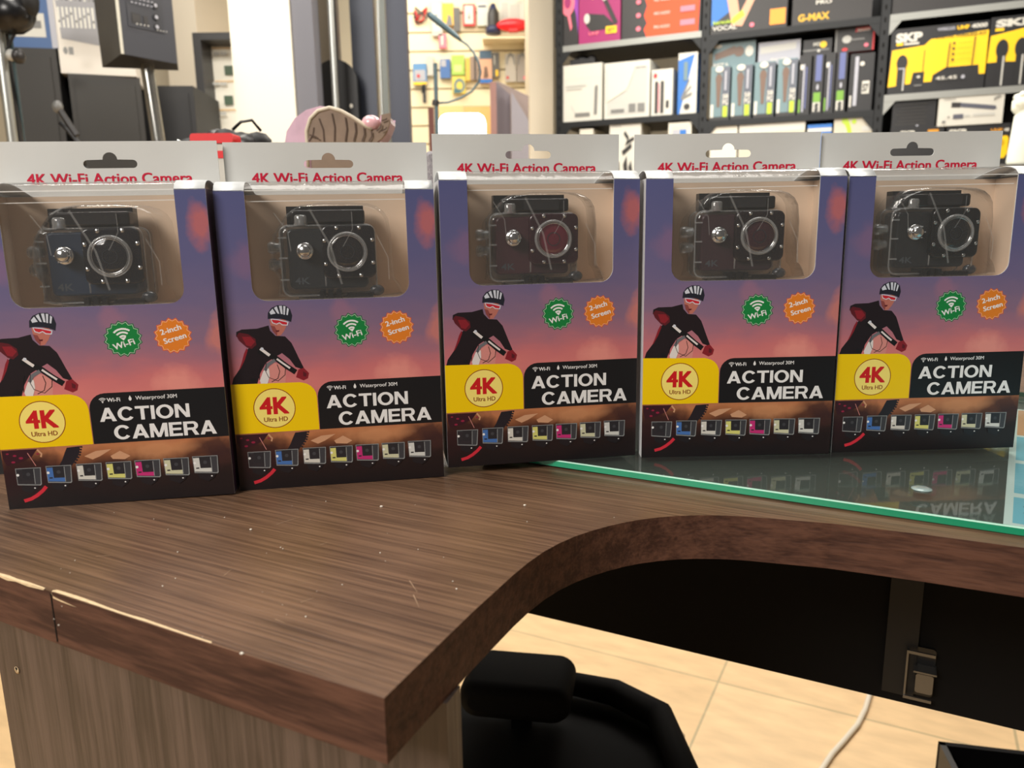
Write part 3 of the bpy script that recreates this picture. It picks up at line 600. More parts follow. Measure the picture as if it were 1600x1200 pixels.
def build_box():
    root = empty('camera_carton')
    fr = MB(); pts = [(-W / 2, 0), (W / 2, 0), (W / 2, H), (WX1, H)]
    r = .0085
    pts += [(WX1 - r + r * math.cos(math.radians(-a)), WZ + r + r * math.sin(math.radians(-a))) for a in range(0, 91, 15)]
    pts += [(WX0 + r + r * math.cos(math.radians(-90 - a)), WZ + r + r * math.sin(math.radians(-90 - a))) for a in range(0, 91, 15)]
    pts += [(WX0, H), (-W / 2, H)]
    fr.prism_y(pts, 0, .0006, white_card, front=pr_m, side=tab_white)
    draw_front(fr); fr.build('front_panel', root)
    sp = MB(); side_pr = mat('side_print', (74, 58, 84), .4, noise=.3, nscale=30); side_r = mat('side_print_right', (66, 44, 66), .4, noise=.4, nscale=18)
    MB().box(-W / 2, -W / 2 + .0005, .0006, D - .0006, 0, H, mat('pale_side', (198, 198, 200), .5)).build('side_panel', root)
    MB().box(W / 2 - .0005, W / 2, .0006, D - .0006, 0, H, side_r).build('side_panel', root)
    MB().box(-W / 2, W / 2, .0006, D - .0006, 0, .0005, white_card).build('bottom_panel', root)
    # back panel with hanging tab
    hole = []
    cx, z0, z1, hw, hr = .0006, .1942, .1990, .01525, .0042
    q = (z1 - z0) / 2
    hole += [(cx + hw - q + q * math.cos(math.radians(a)), z0 + q + q * math.sin(math.radians(a))) for a in range(-90, 91, 30)]
    hole += [(cx + hr * math.cos(math.radians(a)), z1 + .0002 + hr * math.sin(math.radians(a))) for a in range(0, 181, 20)]
    hole += [(cx - hw + q + q * math.cos(math.radians(a)), z0 + q + q * math.sin(math.radians(a))) for a in range(90, 271, 30)]
    hd = MB(); ins = .0001
    hd.prism_y([(-W / 2 + ins, 0), (W / 2 - ins, 0), (W / 2 - ins, H + HH), (-W / 2 + ins, H + HH)], D - .0006, D, white_card, side=tab_white, holes=(hole,))
    hd.sheet(0, 0, 1, 1, D - .0006, .00004)
    hd.bold('4K Wi-Fi Action Camera', -.0464, .0465, .1852, .0060, i_pinkr, .00022)
    hd.build('hanging_tab', root)
    # two white flap strips curling over the top, beside the window film
    for x0, x1 in ((-W / 2 + .0003, WX0), (WX1, W / 2 - .0003)):
        tb = MB(); n = 14; vs_ = []
        for i in range(n + 1):
            t = i / n; y = t * (D - .0008); z = arch(t)
            vs_ += [(x0, y, z), (x1, y, z), (x1, y, z - .0005), (x0, y, z - .0005)]
        fs = []
        for i in range(n):
            a = 4 * i
            for k in range(4): fs.append((a + k, a + (k + 1) % 4, a + 4 + (k + 1) % 4, a + 4 + k))
        fs += [(0, 1, 2, 3), (4 * n, 4 * n + 3, 4 * n + 2, 4 * n + 1)]
        tb.add(vs_, fs, tab_white, True); tb.build('top_flap', root)
    fm = MB(); n = 14
    fm.add([(WX0 - .001, .0008, WZ - .002), (WX1 + .001, .0008, WZ - .002), (WX1 + .001, .0008, H), (WX0 - .001, .0008, H)], [(0, 1, 2, 3)], film)
    vs_ = []
    for i in range(n + 1):
        t = i / n; y = .0008 + t * (D - .0018); vs_ += [(WX0, y, arch(t) - .0002), (WX1, y, arch(t) - .0002)]
    fm.add(vs_, [(2 * i, 2 * i + 1, 2 * i + 3, 2 * i + 2) for i in range(n)], film, True)
    fm.sheet(0, 0, 1, 1, .0008, .00003); fm.line([(WX0, H - .0002), (WX1, H - .0002)], .0005, film_line)
    wr = clear('wrinkle_highlight', (255, 255, 255), .2, 1.45, haze=.11)  # pale streaks painted on as highlights of the crinkled film
    for x, z, dx, dz, wd in ((-.030, .166, .008, -.022, .0006), (-.010, .168, .016, -.044, .0012), (.014, .166, -.006, -.020, .0005), (.028, .152, .006, -.026, .0006)):
        fm.line([(x, z), (x + dx * .5 + .003, z + dz * .5), (x + dx, z + dz)], wd, wr)
    fm.build('window_film', root)
    # card insert: back wall, shelf and a folded top lip
    it = MB(); it.box(WX0 - .012, WX1 + .012, D - .006, D - .0052, .1135, H - .001, tan_card); it.box(WX0 - .012, WX1 + .012, .0012, D - .006, .1128, .1136, tan_card)
    it.box(WX0 - .012, WX0 - .0114, .0012, D - .006, .1136, H - .001, tan_card); it.box(WX1 + .0114, WX1 + .012, .0012, D - .006, .1136, H - .001, tan_card)
    it.build('card_insert', root)
    # clear blister moulded round the camera
    bl = MB(); shape = [(-.036, .114), (.040, .114), (.038, .122), (.034, .126), (.034, .160), (.029, .1685), (.018, .172), (-.016, .172), (-.026, .167), (-.031, .160), (-.037, .152), (-.038, .134), (-.033, .127)]
    sm = []
    for i in range(len(shape)):
        a, b_, c = shape[i - 1], shape[i], shape[(i + 1) % len(shape)]
        sm += [((a[0] + 3 * b_[0]) / 4, (a[1] + 3 * b_[1]) / 4), ((c[0] + 3 * b_[0]) / 4, (c[1] + 3 * b_[1]) / 4)]
    m_ = len(sm); k_ = [.9, 1.0, 1.0]; vs_ = []
    for ks, y in ((.93, .0045), (.985, .0065), (1.0, .030)): vs_ += [(p[0] * ks + .003, y, .143 + (p[1] - .143) * ks) for p in sm]
    fs = [(j * m_ + i, j * m_ + (i + 1) % m_, (j + 1) * m_ + (i + 1) % m_, (j + 1) * m_ + i) for j in range(2) for i in range(m_)]
    bl.add(vs_, fs, blister_m, True); bl.build('blister', root)
    # folded crease across the film near the top
    fc = MB(); fc.sheet(0, 0, 1, 1, .0030, .00003); fc.line([(WX0 + .0003, H - .0062), (WX1 - .0003, H - .0058)], .00045, film_line); fc.build('film_fold', root)
    return root

def build_camera(body_m, plate_m, glass_m, label):
    """sports camera in its clear waterproof case; origin under the middle of the body, facing -y"""
    root = empty('action_camera'); tag(root, label, 'camera', 'action cameras in their cartons')
    case_m = clear('waterproof_case', (236, 238, 240), .05, 1.5, haze=.012, bump=.05, bscale=90, boost=1.2)
    rim = clear('case_rim', (230, 232, 235), .1, 1.5, haze=.16, boost=2.2)
    bx = MB(); bx.rbox(-.0235, .0235, -.004, .012, .0065, .0425, .003, body_m, bev=.001)
    bx.sheet(0, 0, 1, 1, -.004, .00005); bx.text('4K', -.0205, -.0115, .0095, .004, mat('body_lettering', (70, 74, 80), .4), .02); bx.build('camera_body', root)
    cs = MB(); cs.rbox(-.0275, .0285, -.0065, .016, .0025, .0445, .005, case_m, bev=.002); o = cs.build('clear_case', root)
    rm = MB(); P = rrect(-.0275, .0285, .0025, .0445, .005, 5)
    rm.tube([(p[0], -.0045, p[1]) for p in P + [P[0]]], .0006, rim, 6); rm.tube([(p[0], .010, p[1]) for p in P + [P[0]]], .0005, rim, 6)
    for z in (.012, .025, .037): rm.box(-.0285, -.0235, -.0068, -.0058, z, z + .0009, rim)
    rm.tube([(-.002, -.0068, .042), (-.002, -.0068, .008)], .0005, rim, 6)
    rm.build('case_rim', root)
    lx, lz = .0128, .0285
    lpm = MB(); lpm.rbox(lx - .0158, lx + .0158, -.0095, -.0055, lz - .0158, lz + .0158, .0042, plate_m, bev=.0008, seg=6); lpo = lpm.build('lens_plate', root)
    for (dx, dz) in ((-.0065, .0142), (.0068, .0142), (.0142, .0068), (.0142, -.0068), (.0066, -.0142), (-.0066, -.0142), (-.0140, -.0070), (-.0140, .0068)):
        MB().lathe([(0, .0006), (.0006, .0006), (.0008, .0003), (.0011, .0005), (.0012, 0)], (lx + dx, -.0095, lz + dz), chrome, axis=(0, -1, 0), n=10).build('screw', lpo)
    lr = MB(); ringp = [(.0112, 0), (.0120, .0010), (.0118, .0022), (.0108, .0028), (.0102, .0024), (.0100, .0012)]
    lr.lathe(ringp, (lx - .0008, -.0095, lz), rim, axis=(0, -1, 0), n=36); lr.lathe([(.0100, .0024), (.0096, .0026), (.0094, .0022)], (lx - .0008, -.0095, lz), chrome, axis=(0, -1, 0), n=36); lr.build('lens_ring', root)
    lg = MB(); lg.lathe([(0, .0016), (.004, .0015), (.0055, .0012), (.0092, .0009), (.0098, .0005)], (lx - .0008, -.0095, lz), glass_m, axis=(0, -1, 0), n=32)
    lg.lathe([(.0038, .0019), (.0042, .0019)], (lx - .0008, -.0095, lz), mat('lens_ring_dark', (40, 42, 48), .2), axis=(0, -1, 0), n=28); lg.build('lens', root)
    bt = MB(); bt.lathe([(.0052, 0), (.0052, .002), (.0044, .0026), (.0036, .0026), (.0036, .0050), (.0028, .0060), (0, .0062)], (-.0130, -.0065, .0295), chrome, axis=(0, -1, 0), n=20)
    for k in range(6):
        a = math.radians(60 * k); bt.box(-.0130 + .0040 * math.cos(a) - .0004, -.0130 + .0040 * math.cos(a) + .0004, -.0122, -.0085, .0295 + .0040 * math.sin(a) - .0004, .0295 + .0040 * math.sin(a) + .0004, rim)
    bt.build('shutter_button', root)
    for z in (.0315, .0215):
        sb_ = MB(); sb_.lathe([(.0030, 0), (.0030, .003), (.0036, .004), (.0038, .0065), (.0030, .0080), (0, .0082)], (-.0275, .002, z), rim, axis=(-1, 0, 0), n=14)
        sb_.lathe([(.0020, 0), (.0020, .0070), (0, .0072)], (-.0275, .002, z), mat('button_steel', (150, 156, 156), .2, metal=.9), axis=(-1, 0, 0), n=12); sb_.build('side_button', root)
    lt = MB(); lt.rbox(-.020, .0232, -.006, .009, .0455, .0535, .0015, black_gloss, bev=.001); lt.box(-.0235, .0225, .004, .012, .0440, .0560, black_gloss)
    lt.rbox(-.006, .0165, -.0075, -.005, .0465, .0530, .001, mat('latch_face', (36, 36, 38), .25)); lt.build('latch', root)
    kb = MB(); kb.lathe([(.0045, 0), (.0045, .005), (.0038, .0062), (0, .0064)], (-.0145, -.0035, .0445), rim, axis=(0, 0, 1), n=16); kb.lathe([(.0028, 0), (.0028, .0055), (0, .0055)], (-.0145, -.0035, .0445), body_m, n=12); kb.build('power_button', root)
    mt = MB(); mt.box(-.019, .024, -.004, .008, .0004, .0022, mat('mount_black', (22, 22, 24), .3))
    for x in (-.006, -.001, .004): mt.box(x, x + .0028, -.008, .006, 0, .0055, black_gloss)
    mt.rbox(.010, .026, -.006, .004, 0, .0035, .001, black_gloss); mt.build('mount', root)
    ts = MB(); ts.cyl((.012, -.003, .002), (.026, -.003, .0025), .0018, black_gloss); ts.ball((.0285, -.003, .0045), .0045, .003, .0034, mat('thumb_screw', (52, 54, 58), .2)); ts.build('thumb_screw', root)
    return root

BOX = [(-.2299, .4316, .1585, -.0112, -.0091, 0), (-.1058, .4594, .1735, .0002, -.0046, 0), (.0200, .4828, .1683, .0069, -.0032, 1), (.1474, .4893, .0158, .0004, -.0031, 1), (.2752, .4961, .0421, -.0010, -.0035, 1)]
BL = ['leftmost camera carton, cut off by the photo edge, navy blue camera in its window',
      'camera carton standing on the bare wood, second from the left, black camera with black lens',
      'middle camera carton with red-reflecting camera, straddling the tip of the glass plate',
      'camera carton on the glass, second from the right, red-reflecting camera and partly black lens plate',
      'rightmost camera carton on the glass, touching the right edge of the photo, all black camera']
CL = ['navy blue action camera in clear waterproof case inside the leftmost carton', 'black action camera in clear case inside the carton second from the left',
      'action camera with dark red reflections on body and lens inside the middle carton', 'action camera with maroon reflections inside the carton second from the right', 'plain black action camera inside the rightmost carton']
bod = [mat('camera_navy', (24, 44, 68), .3), mat('camera_charcoal', (24, 28, 32), .3), mat('camera_red_reflection', (70, 21, 33), .3), mat('camera_dark_red_reflection', (54, 17, 28), .3), mat('camera_black', (13, 14, 20), .28)]  # reddish entries carry a red reflection painted into the body colour
plt_ = [mat('plate_black', (15, 16, 22), .22), mat('plate_soft_black', (20, 19, 22), .22), mat('plate_red_reflection', (42, 15, 23), .22), mat('plate_black_red_reflection', (22, 14, 17), .22), mat('plate_jet', (12, 12, 14), .2)]  # reddish plates are tinted with the same red reflection
gls = [mat('lens_blue_black', (18, 20, 26), .06, coat=1), mat('lens_brown_black', (22, 18, 20), .06, coat=1), mat('lens_red_reflection', (92, 16, 36), .06, coat=1), mat('lens_dark_red_reflection', (48, 14, 24), .06, coat=1), mat('lens_black', (12, 13, 16), .05, coat=1)]  # red lens colours stand for that reflection in the glass
LX = [(.0065, .1447), (.0109, .1428), (.0100, .1430), (.0130, .1447), (.0149, .1419)]
proto = build_box()
for i, (x, y, yaw, tl, rl, g) in enumerate(BOX):
    o = proto if i == 0 else copy_tree(proto)
    M = Matrix.Rotation(yaw, 4, 'Z') @ Matrix.Rotation(tl, 4, 'X') @ Matrix.Rotation(rl, 4, 'Y')
    z = TOP + (.0056 if g else .0) + abs(rl) * W / 2 * .6 + (max(0, -tl) * 0)
    o.matrix_world = Matrix.Translation((x, y, z)) @ M
    tag(o, BL[i], 'camera box', 'camera cartons in a row on the counter')
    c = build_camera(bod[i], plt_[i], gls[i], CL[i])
    lx, lz = LX[i]
    c.matrix_world = Matrix.Translation((x, y, z)) @ M @ Matrix.Translation((lx - .0128 * 1.0, .0195, .1137 + (lz - .0285 - .1137) * .0 + .0005))

# ================================================================== SHELVING RACK AT THE RIGHT
RE = Vector((.916, -.402, 0)).normalized(); RN = Vector((-RE.y, RE.x, 0)); RA = math.atan2(RE.y, RE.x)
C0 = 4.2
def on_rack(x, y):
    d = ray(x, y); n = Vector((.402, .916, 0)); t = (C0 - CAM.dot(n)) / d.dot(n); return CAM + d * t
RO = on_rack(868, 200); RO.z = 0
def sz(x, y):
    p = on_rack(x, y); return ((p - RO).dot(RE), p.z)
def rk(s, dn, z): return RO + RE * s + RN * dn + Vector((0, 0, z))
rack_m = mat('dark_steel_rack', (27, 29, 31), .45, metal=.3); rack_g = mat('grey_shelf_lip', (150, 152, 148), .4, metal=.3); rack_shade = mat('rack_shade_dark', (30, 31, 34), .7)
posts = [sz(874, 120)[0], sz(1100, 120)[0], sz(1378, 100)[0], sz(1378, 100)[0] + .90]
LV = {0: [sz(980, 61)[1], sz(980, 184)[1], sz(980, 184)[1] - .42, .55, .12], 1: [sz(1240, 40)[1], sz(1240, 180)[1], sz(1240, 180)[1] - .40, .55, .12], 2: [sz(1500, 11)[1], sz(1500, 140)[1], sz(1560, 262)[1], .55, .12]}
DP = .42
rack = tag(empty('shelving_rack', (RO.x, RO.y, 0), RA), 'dark steel shelving rack full of boxed audio gear along the right side', 'shelving')
for k, s in enumerate(posts):
    m = MB()
    m.box(s - .02, s + .02, 0, .004, 0, 2.6, rack_m); m.box(s - .02, s - .016, 0, .03, 0, 2.6, rack_m); m.box(s - .02, s + .02, DP - .03, DP, 0, 2.6, rack_m)
    for q in range(44): m.box(s - .004, s + .004, -.0008, 0, .1 + q * .055, .1 + q * .055 + .02, near_black)
    m.build('post', rack)
for b in range(3):
    for j, z in enumerate(LV[b]):
        lip = rack_g if (b == 2 or (b == 0 and j == 0)) else rack_m
        m = MB(); m.box(posts[b] + .02, posts[b + 1] - .02, 0, DP, z - .03, z, rack_m, front=lip)
        for s_, sg in ((posts[b] + .02, 1), (posts[b + 1] - .02, -1)):
            m.prism_y([(s_, z - .03), (s_ + sg * .05, z - .03), (s_, z - .09)], .001, .004, lip if b else rack_m)
        m.build('shelf', rack)
for b in (1, 2): MB().box(posts[b] + .01, posts[b + 1] - .01, DP - .004, DP, .1, 2.6, rack_shade).build('bay_shade_board', rack)  # dark boards added in place of the shade on the wall behind

def carton(name, label, px0, px1, ytop, zbase, col, draw=None, side=None, depth=.22, setback=.01, group=None, cat='box', tilt=0, topc=None, ybot=None):
    """boxed goods on the rack: front edges read at px0..px1, top edge at ytop (taken at px0)"""
    s0, zt = sz(px0, ytop); s1 = sz(px1, ytop)[0]; w_ = s1 - s0; h_ = zt - zbase
    m = MB(); body = side or col; m.box(0, w_, 0, depth, 0, h_, body, front=col, top=topc or body)
    m.sheet(0, 0, w_, h_, 0, .0006)
    if draw: draw(m)
    p = rk(s0, setback, zbase)
    o = m.build(name, None, p, (0, tilt, RA)); return tag(o, label, cat, group)
c_ = lambda n_, r, ro=.4: mat('pack_' + n_, r, ro)
pw, pg, pk, pr_, py = c_('white', (208, 206, 196)), c_('grey', (120, 120, 118)), c_('black', (32, 32, 34)), c_('red', (206, 44, 50)), c_('yellow', (255, 205, 20))
pdg, porg, pmag, ppur, pgrn, pteal = c_('dark_grey', (44, 42, 42)), c_('orange', (250, 84, 44), .6), c_('magenta', (160, 38, 104)), c_('purple', (150, 60, 170)), c_('green', (110, 160, 50)), c_('teal', (106, 132, 138))
pblu, psil, plime, pskin, pbei = c_('blue', (40, 110, 190)), c_('silver', (170, 172, 182)), c_('lime', (176, 204, 50)), c_('skin', (214, 160, 130)), c_('beige', (196, 190, 172))
pcr = c_('cream', (214, 210, 196)); pbr = c_('brown', (110, 86, 72)); plg = c_('light_grey', (190, 190, 184)); ppk = c_('pink', (240, 120, 140)); pnv = c_('navy', (40, 46, 80))

# bay one, top shelf
z = LV[0][0]
def d1(m):
    m.flat([(0, 1), (.75, 1), (.55, .55), (.9, .3), (1, .1), (1, 1)], ppur); m.ell(.2, .72, .22, .10, porg); m.ell(.55, .42, .30, .13, ppk); m.ell(.55, .42, .14, .06, pmag); m.ell(.5, .60, .12, .04, pw); m.flat([(0, .52), (.35, .6), (.3, .72), (0, .66)], porg); m.flat([(.62, .36), (.75, .18), (.68, .14), (.5, .34)], ppk)
carton('speaker_carton', 'dark carton with pink and orange loudspeaker print at the rack\'s top left', 866, 903, -90, z, pdg, d1)
def d2(m):
    m.text('VOCAL ARTIST', .05, .95, .56, .045, pw, .02); m.text('UHF', .28, .62, .44, .075, py, .04); m.flat([(.18, .18), (.22, .30), (.62, .27), (.85, .17), (.8, .13), (.3, .12)], pdg)
    m.ell(.2, .25, .07, .05, pw); m.ell(.62, .45, .06, .05, pw); m.flat([(.6, .4), (.68, .42), (.95, .18), (.86, .16)], pdg); m.rect(.66, .08, .92, .15, py); m.text('SET', .70, .88, .095, .035, pdg, .02); m.text('UHF', .25, .5, .08, .035, ppk, .02)
carton('microphone_carton', 'magenta microphone carton with white and yellow lettering on the top shelf', 904, 970, -90, z, pmag, d2)
def d3(m):
    m.rect(0, .62, 1, 1, plime); m.rect(0, .66, .4, 1, pgrn)
    m.flat([(.33, 0), (.97, .0), (.99, .60), (.36, .62), (.30, .5), (.33, .4), (.29, .28), (.33, .18), (.29, .1)], porg)
    for k in range(3):
        zz = .10 + .17 * k; m.text('PRO AUDIO', .42, .62, zz, .035, pw, .01); m.rect(.75, zz, .93, zz + .07, ppk); m.ell(.22, zz + .02, .03, .03, ppk)
carton('orange_carton', 'wide grey carton with a big orange panel and lime top stripe', 972, 1097, -60, z, pdg, d3, depth=.3)
# bay one, middle shelf
z = LV[0][1]
def d4(m): m.rect(.03, .75, .97, .96, pcr); m.flat([(.80, .10), (.88, .10), (.90, .60), (.86, .62), (.82, .58)], pg); m.line([(.35, .12), (.22, .28)], .02, plg); m.rect(.32, .08, .70, .15, pg); m.rect(.1, .62, .6, .65, plg); m.rect(.1, .57, .5, .59, plg)
carton('microphone_carton', 'white carton with one grey upright microphone, left end of the middle shelf', 878, 940, 103, z, pw, d4)
def d5(m): m.rect(.06, .06, .94, .90, plg); m.text('MICRO', .68, .92, .86, .03, pdg); m.rect(.15, .10, .45, .17, pg); m.rect(.55, .10, .70, .25, pg); m.rect(.75, .10, .90, .25, pg); m.flat([(.06, .3), (.5, .5), (.70, .9), (.06, .9)], pcr)
carton('speaker_carton', 'large square white carton with small grey pictures on the middle shelf', 944, 1015, 99, z, pw, d5)
def d6(m):
    for x in (.16, .44): m.rect(x, .05, x + .15, .72, pdg); m.ell(x + .075, .72, .075, .03, pdg)
    m.rect(.70, .16, .84, .32, pdg); m.ell(.18, .87, .09, .05, pr_); m.rect(.34, .08, .38, .7, ppk)
carton('microphone_carton', 'small white carton showing two black microphones and a red dot', 1018, 1051, 109, z, pw, d6)
def d7(m): m.flat([(0, 0), (.12, 0), (.85, .97), (0, .88)], pblu); m.line([(.2, .25), (.7, .45)], .05, pg); m.line([(.2, .25), (.75, .33)], .05, pg); m.line([(.2, .25), (.6, .56)], .05, pg); m.ell(.5, .12, .16, .05, pdg); m.rect(.3, .55, .5, .85, pteal)
carton('cable_carton', 'white and blue carton with a diagonal split on the middle shelf', 1060, 1090, 83, z, pw, d7, side=pblu)
zt = sz(890, 103)[1]
s0 = sz(888, 95)[0]; m = MB()
m.box(0, .14, 0, .12, 0, .035, pk); m.ball((.05, .06, .04), .05, .05, .025, black_gloss, 10); m.ball((.11, .05, .04), .03, .04, .02, pdg, 8)
tag(m.build('cable_coil', None, rk(s0, .03, zt), (0, 0, RA)), 'black coiled cable pack lying on top of the leftmost white carton', 'cable')
# bay one, lower shelf
z = LV[0][2]
def d8(m):
    m.text('TWIN', .05, .35, .93, .03, pg)
    for q in ([(.5, .88), (.62, .80), (.60, .74), (.45, .84)], [(.55, .75), (.78, .80), (.80, .76), (.5, .68)], [(.40, .62), (.70, .72), (.72, .66), (.45, .56)], [(.45, .45), (.56, .56), (.60, .30), (.50, .25)], [(.2, .4), (.32, .5), (.35, .2), (.22, .15)], [(.62, .4), (.7, .5), (.8, .2)]): m.flat(q, pdg)
carton('stand_carton', 'tall white carton with dark grey pictures seen between two header cards', 952, 1001, 191, z, pw, d8)
carton('small_white_carton', 'small plain white carton low on the rack, behind the middle hanging tab', 905, 926, 202, z, pcr, None)
def d9(m): m.rect(.15, .15, .85, .95, plg); m.rect(.2, .3, .45, .9, psil); m.rect(.5, .3, .78, .9, pblu)
carton('radio_carton', 'small pale carton with a blue picture below the middle shelf', 1044, 1080, 192, z, pcr, d9)

# bay two, top shelf
z = LV[1][0]
def d10(m):
    m.flat([(0, .12), (.25, .3), (.2, 1), (0, 1)], pblu); m.flat([(.12, .55), (.3, .45), (.34, 1), (.12, 1)], pgrn); m.flat([(.18, .6), (.32, .6), (.38, .25), (.60, .7), (.68, .66), (.42, .08), (.28, .10)], pskin)
    m.flat([(.30, .12), (.45, .22), (.42, .30), (.28, .20)], plime); m.rect(.78, .05, .98, .26, c_('label_orange', (240, 150, 50))); m.text('karaoke', .03, .30, .14, .05, plime, .02); m.text('VOCAL', .02, .35, .05, .06, pw, .02); m.ell(.55, .08, .03, .03, ppk)
carton('karaoke_carton', 'dark carton printed with a green sleeve and bare forearm, orange square at its corner', 1114, 1234, -60, z, pdg, d10, depth=.3)
def d11(m): m.text('G-MAX', .08, .48, .06, .11, c_('gold', (214, 170, 40)), .04); m.text('PRO', .30, .50, .30, .06, pw, .02)
carton('speaker_carton', 'black carton with gold lettering at the right of the top shelf', 1242, 1368, -60, z, pdg, d11, side=pk, depth=.3)
# bay two, middle shelf: blister packs and cartons lying across them
z = LV[1][1]
def mic_pack(label, px0, px1, ytop, kind):
    s0, zt = sz(px0, ytop); s1 = sz(px1, ytop)[0]; w_ = s1 - s0 - .004; h_ = zt - z
    m = MB(); m.box(0, w_, 0, .07, 0, h_, pteal if kind == 0 else pk, top=pdg); m.sheet(0, 0, w_, h_, 0, .0006)
    if kind == 0:
        m.rect(0, 0, 1, .07, pdg); m.rect(.60, .07, 1, .98, c_('slate', (92, 98, 110))); m.ell(.42, .76, .17, .10, pbr); m.flat([(.27, .76), (.57, .76), (.50, .25), (.36, .25)], pbr)
        m.rect(.03, .06, .18, .30, pw); m.rect(.68, .06, .92, .26, plime); m.text('PG', .66, .95, .28, .10, pw, .03); m.text('58', .66, .95, .40, .08, pw, .03); m.ell(.45, .94, .22, .06, pw, 8); m.rect(.74, .55, .84, .9, psil)
    elif kind == 1:
        m.rect(.35, .05, .48, .85, psil); m.rect(.06, .04, .22, .26, pgrn); m.ell(.22, .80, .14, .05, pw, 8); m.rect(.58, .1, .68, .8, c_('steel_blue', (90, 100, 150)))
    elif kind == 2:
        m.rect(.25, .55, .8, .98, c_('steel_blue', (90, 100, 150))); m.rect(.15, .04, .82, .20, pw); m.text('S', .30, .70, .05, .13, pk, .08); m.rect(.15, .20, .82, .36, pgrn); m.ell(.5, .45, .12, .05, psil, 8)
    else:
        m.rect(.20, .1, .35, .95, psil); m.rect(.55, .30, .85, .52, pw); m.text('57', .58, .82, .34, .13, pk, .05); m.rect(.05, .08, .12, .28, pw); m.ell(.5, .82, .1, .04, pw, 8)
    p = rk(s0, .012, z); tag(m.build('microphone_pack', None, p, (0, 0, RA)), label, 'microphone pack', 'microphone packs on the rack')
mic_pack('teal microphone pack at the left post of the middle bay', 1111, 1142, 104, 0)
mic_pack('teal microphone pack, second from the left in the middle bay', 1144, 1177, 101, 0)
mic_pack('teal microphone pack, third from the left in the middle bay', 1180, 1213, 97, 0)
mic_pack('teal microphone pack touching the first black pack', 1216, 1248, 92, 0)
mic_pack('black microphone pack with a short green label beside the teal packs', 1250, 1270, 86, 1)
mic_pack('black microphone pack with green over white label, left one of two', 1272, 1290, 84, 2)
mic_pack('dark microphone pack with short green label between the two lettered ones', 1291, 1308, 82, 1)
mic_pack('black microphone pack with green over white label, right one of two', 1309, 1327, 80, 2)
mic_pack('black microphone pack with white number plate next to the right post', 1330, 1369, 84, 3)
zc = sz(1145, 92)[1]
def d12(m): m.flat([(.05, .35), (.55, .55), (.62, .72), (.5, .85), (.05, .6)], pbr); m.ell(.62, .62, .12, .20, pbr); m.ell(.86, .6, .10, .22, pw, 8); m.text('BETA', .02, .4, .02, .2, pw, .02); m.ell(.12, .88, .10, .08, pw, 8)
carton('microphone_carton', 'teal carton with brown microphone lying across the first two packs', 1112, 1179, 66, sz(1112, 106)[1], pteal, d12, side=psil, depth=.1, setback=.05)
def d13(m): m.flat([(.05, .8), (.9, .9), (.9, .6), (.05, .5)], plg); m.text('SV100', .3, .7, .1, .18, pw, .02)
carton('microphone_carton', 'silver grey carton lying on the packs in the middle of the bay', 1184, 1250, 64, sz(1184, 100)[1], psil, d13, side=plg, depth=.1, setback=.05)
def d14(m): m.text('M5', .35, .6, .6, .22, pw, .02); m.ell(.7, .65, .12, .2, py); m.rect(.0, .3, .9, .4, pg); m.ell(.55, .3, .05, .1, pw, 8)
carton('microphone_carton', 'dark carton with a yellow dot lying on the black packs', 1255, 1300, 60, sz(1255, 86)[1], pk, d14, side=pdg, depth=.1, setback=.05)
def d15(m): m.rect(.95, .0, 1, 1, pr_); m.rect(0, 0, .05, 1, pg); m.flat([(.5, .78), (.9, .84), (.88, .96), (.52, .94)], pr_); m.text('MAXX', .56, .88, .80, .12, pw, .04); m.ell(.3, .52, .12, .16, plg); m.rect(.4, .45, .75, .52, pg); m.ell(.80, .22, .06, .08, ppk, 8); m.ell(.26, .10, .08, .07, pr_, 8)
carton('microphone_carton', 'black and red carton on top of the black packs at the right post', 1306, 1368, 42, sz(1306, 80)[1], pdg, d15, side=pr_, depth=.12, setback=.045)
# bay two, lower shelf
z = LV[1][2]
carton('small_white_carton', 'small white carton below the middle bay shelf, beside the left post', 1110, 1152, 198, z, pcr)
def d16(m): m.rect(0, .88, 1, 1, pw)
carton('long_carton', 'long beige carton on the lower shelf of the middle bay', 1155, 1258, 194, z, pbei, d16)
def d17(m): m.rect(0, .9, 1, .95, pw)
carton('blue_carton', 'blue carton on the lower shelf of the middle bay', 1262, 1300, 195, z, pblu, d17)
def d18(m): m.arc(.15, .70, .22, .32, -40, 80, plime); m.ell(.50, .92, .06, .03, plime); m.rect(.7, .8, .95, .86, plg)
carton('headset_carton', 'cream carton with a lime green ring print, lower shelf of the middle bay', 1304, 1367, 181, z, pbei, d18, depth=.3)

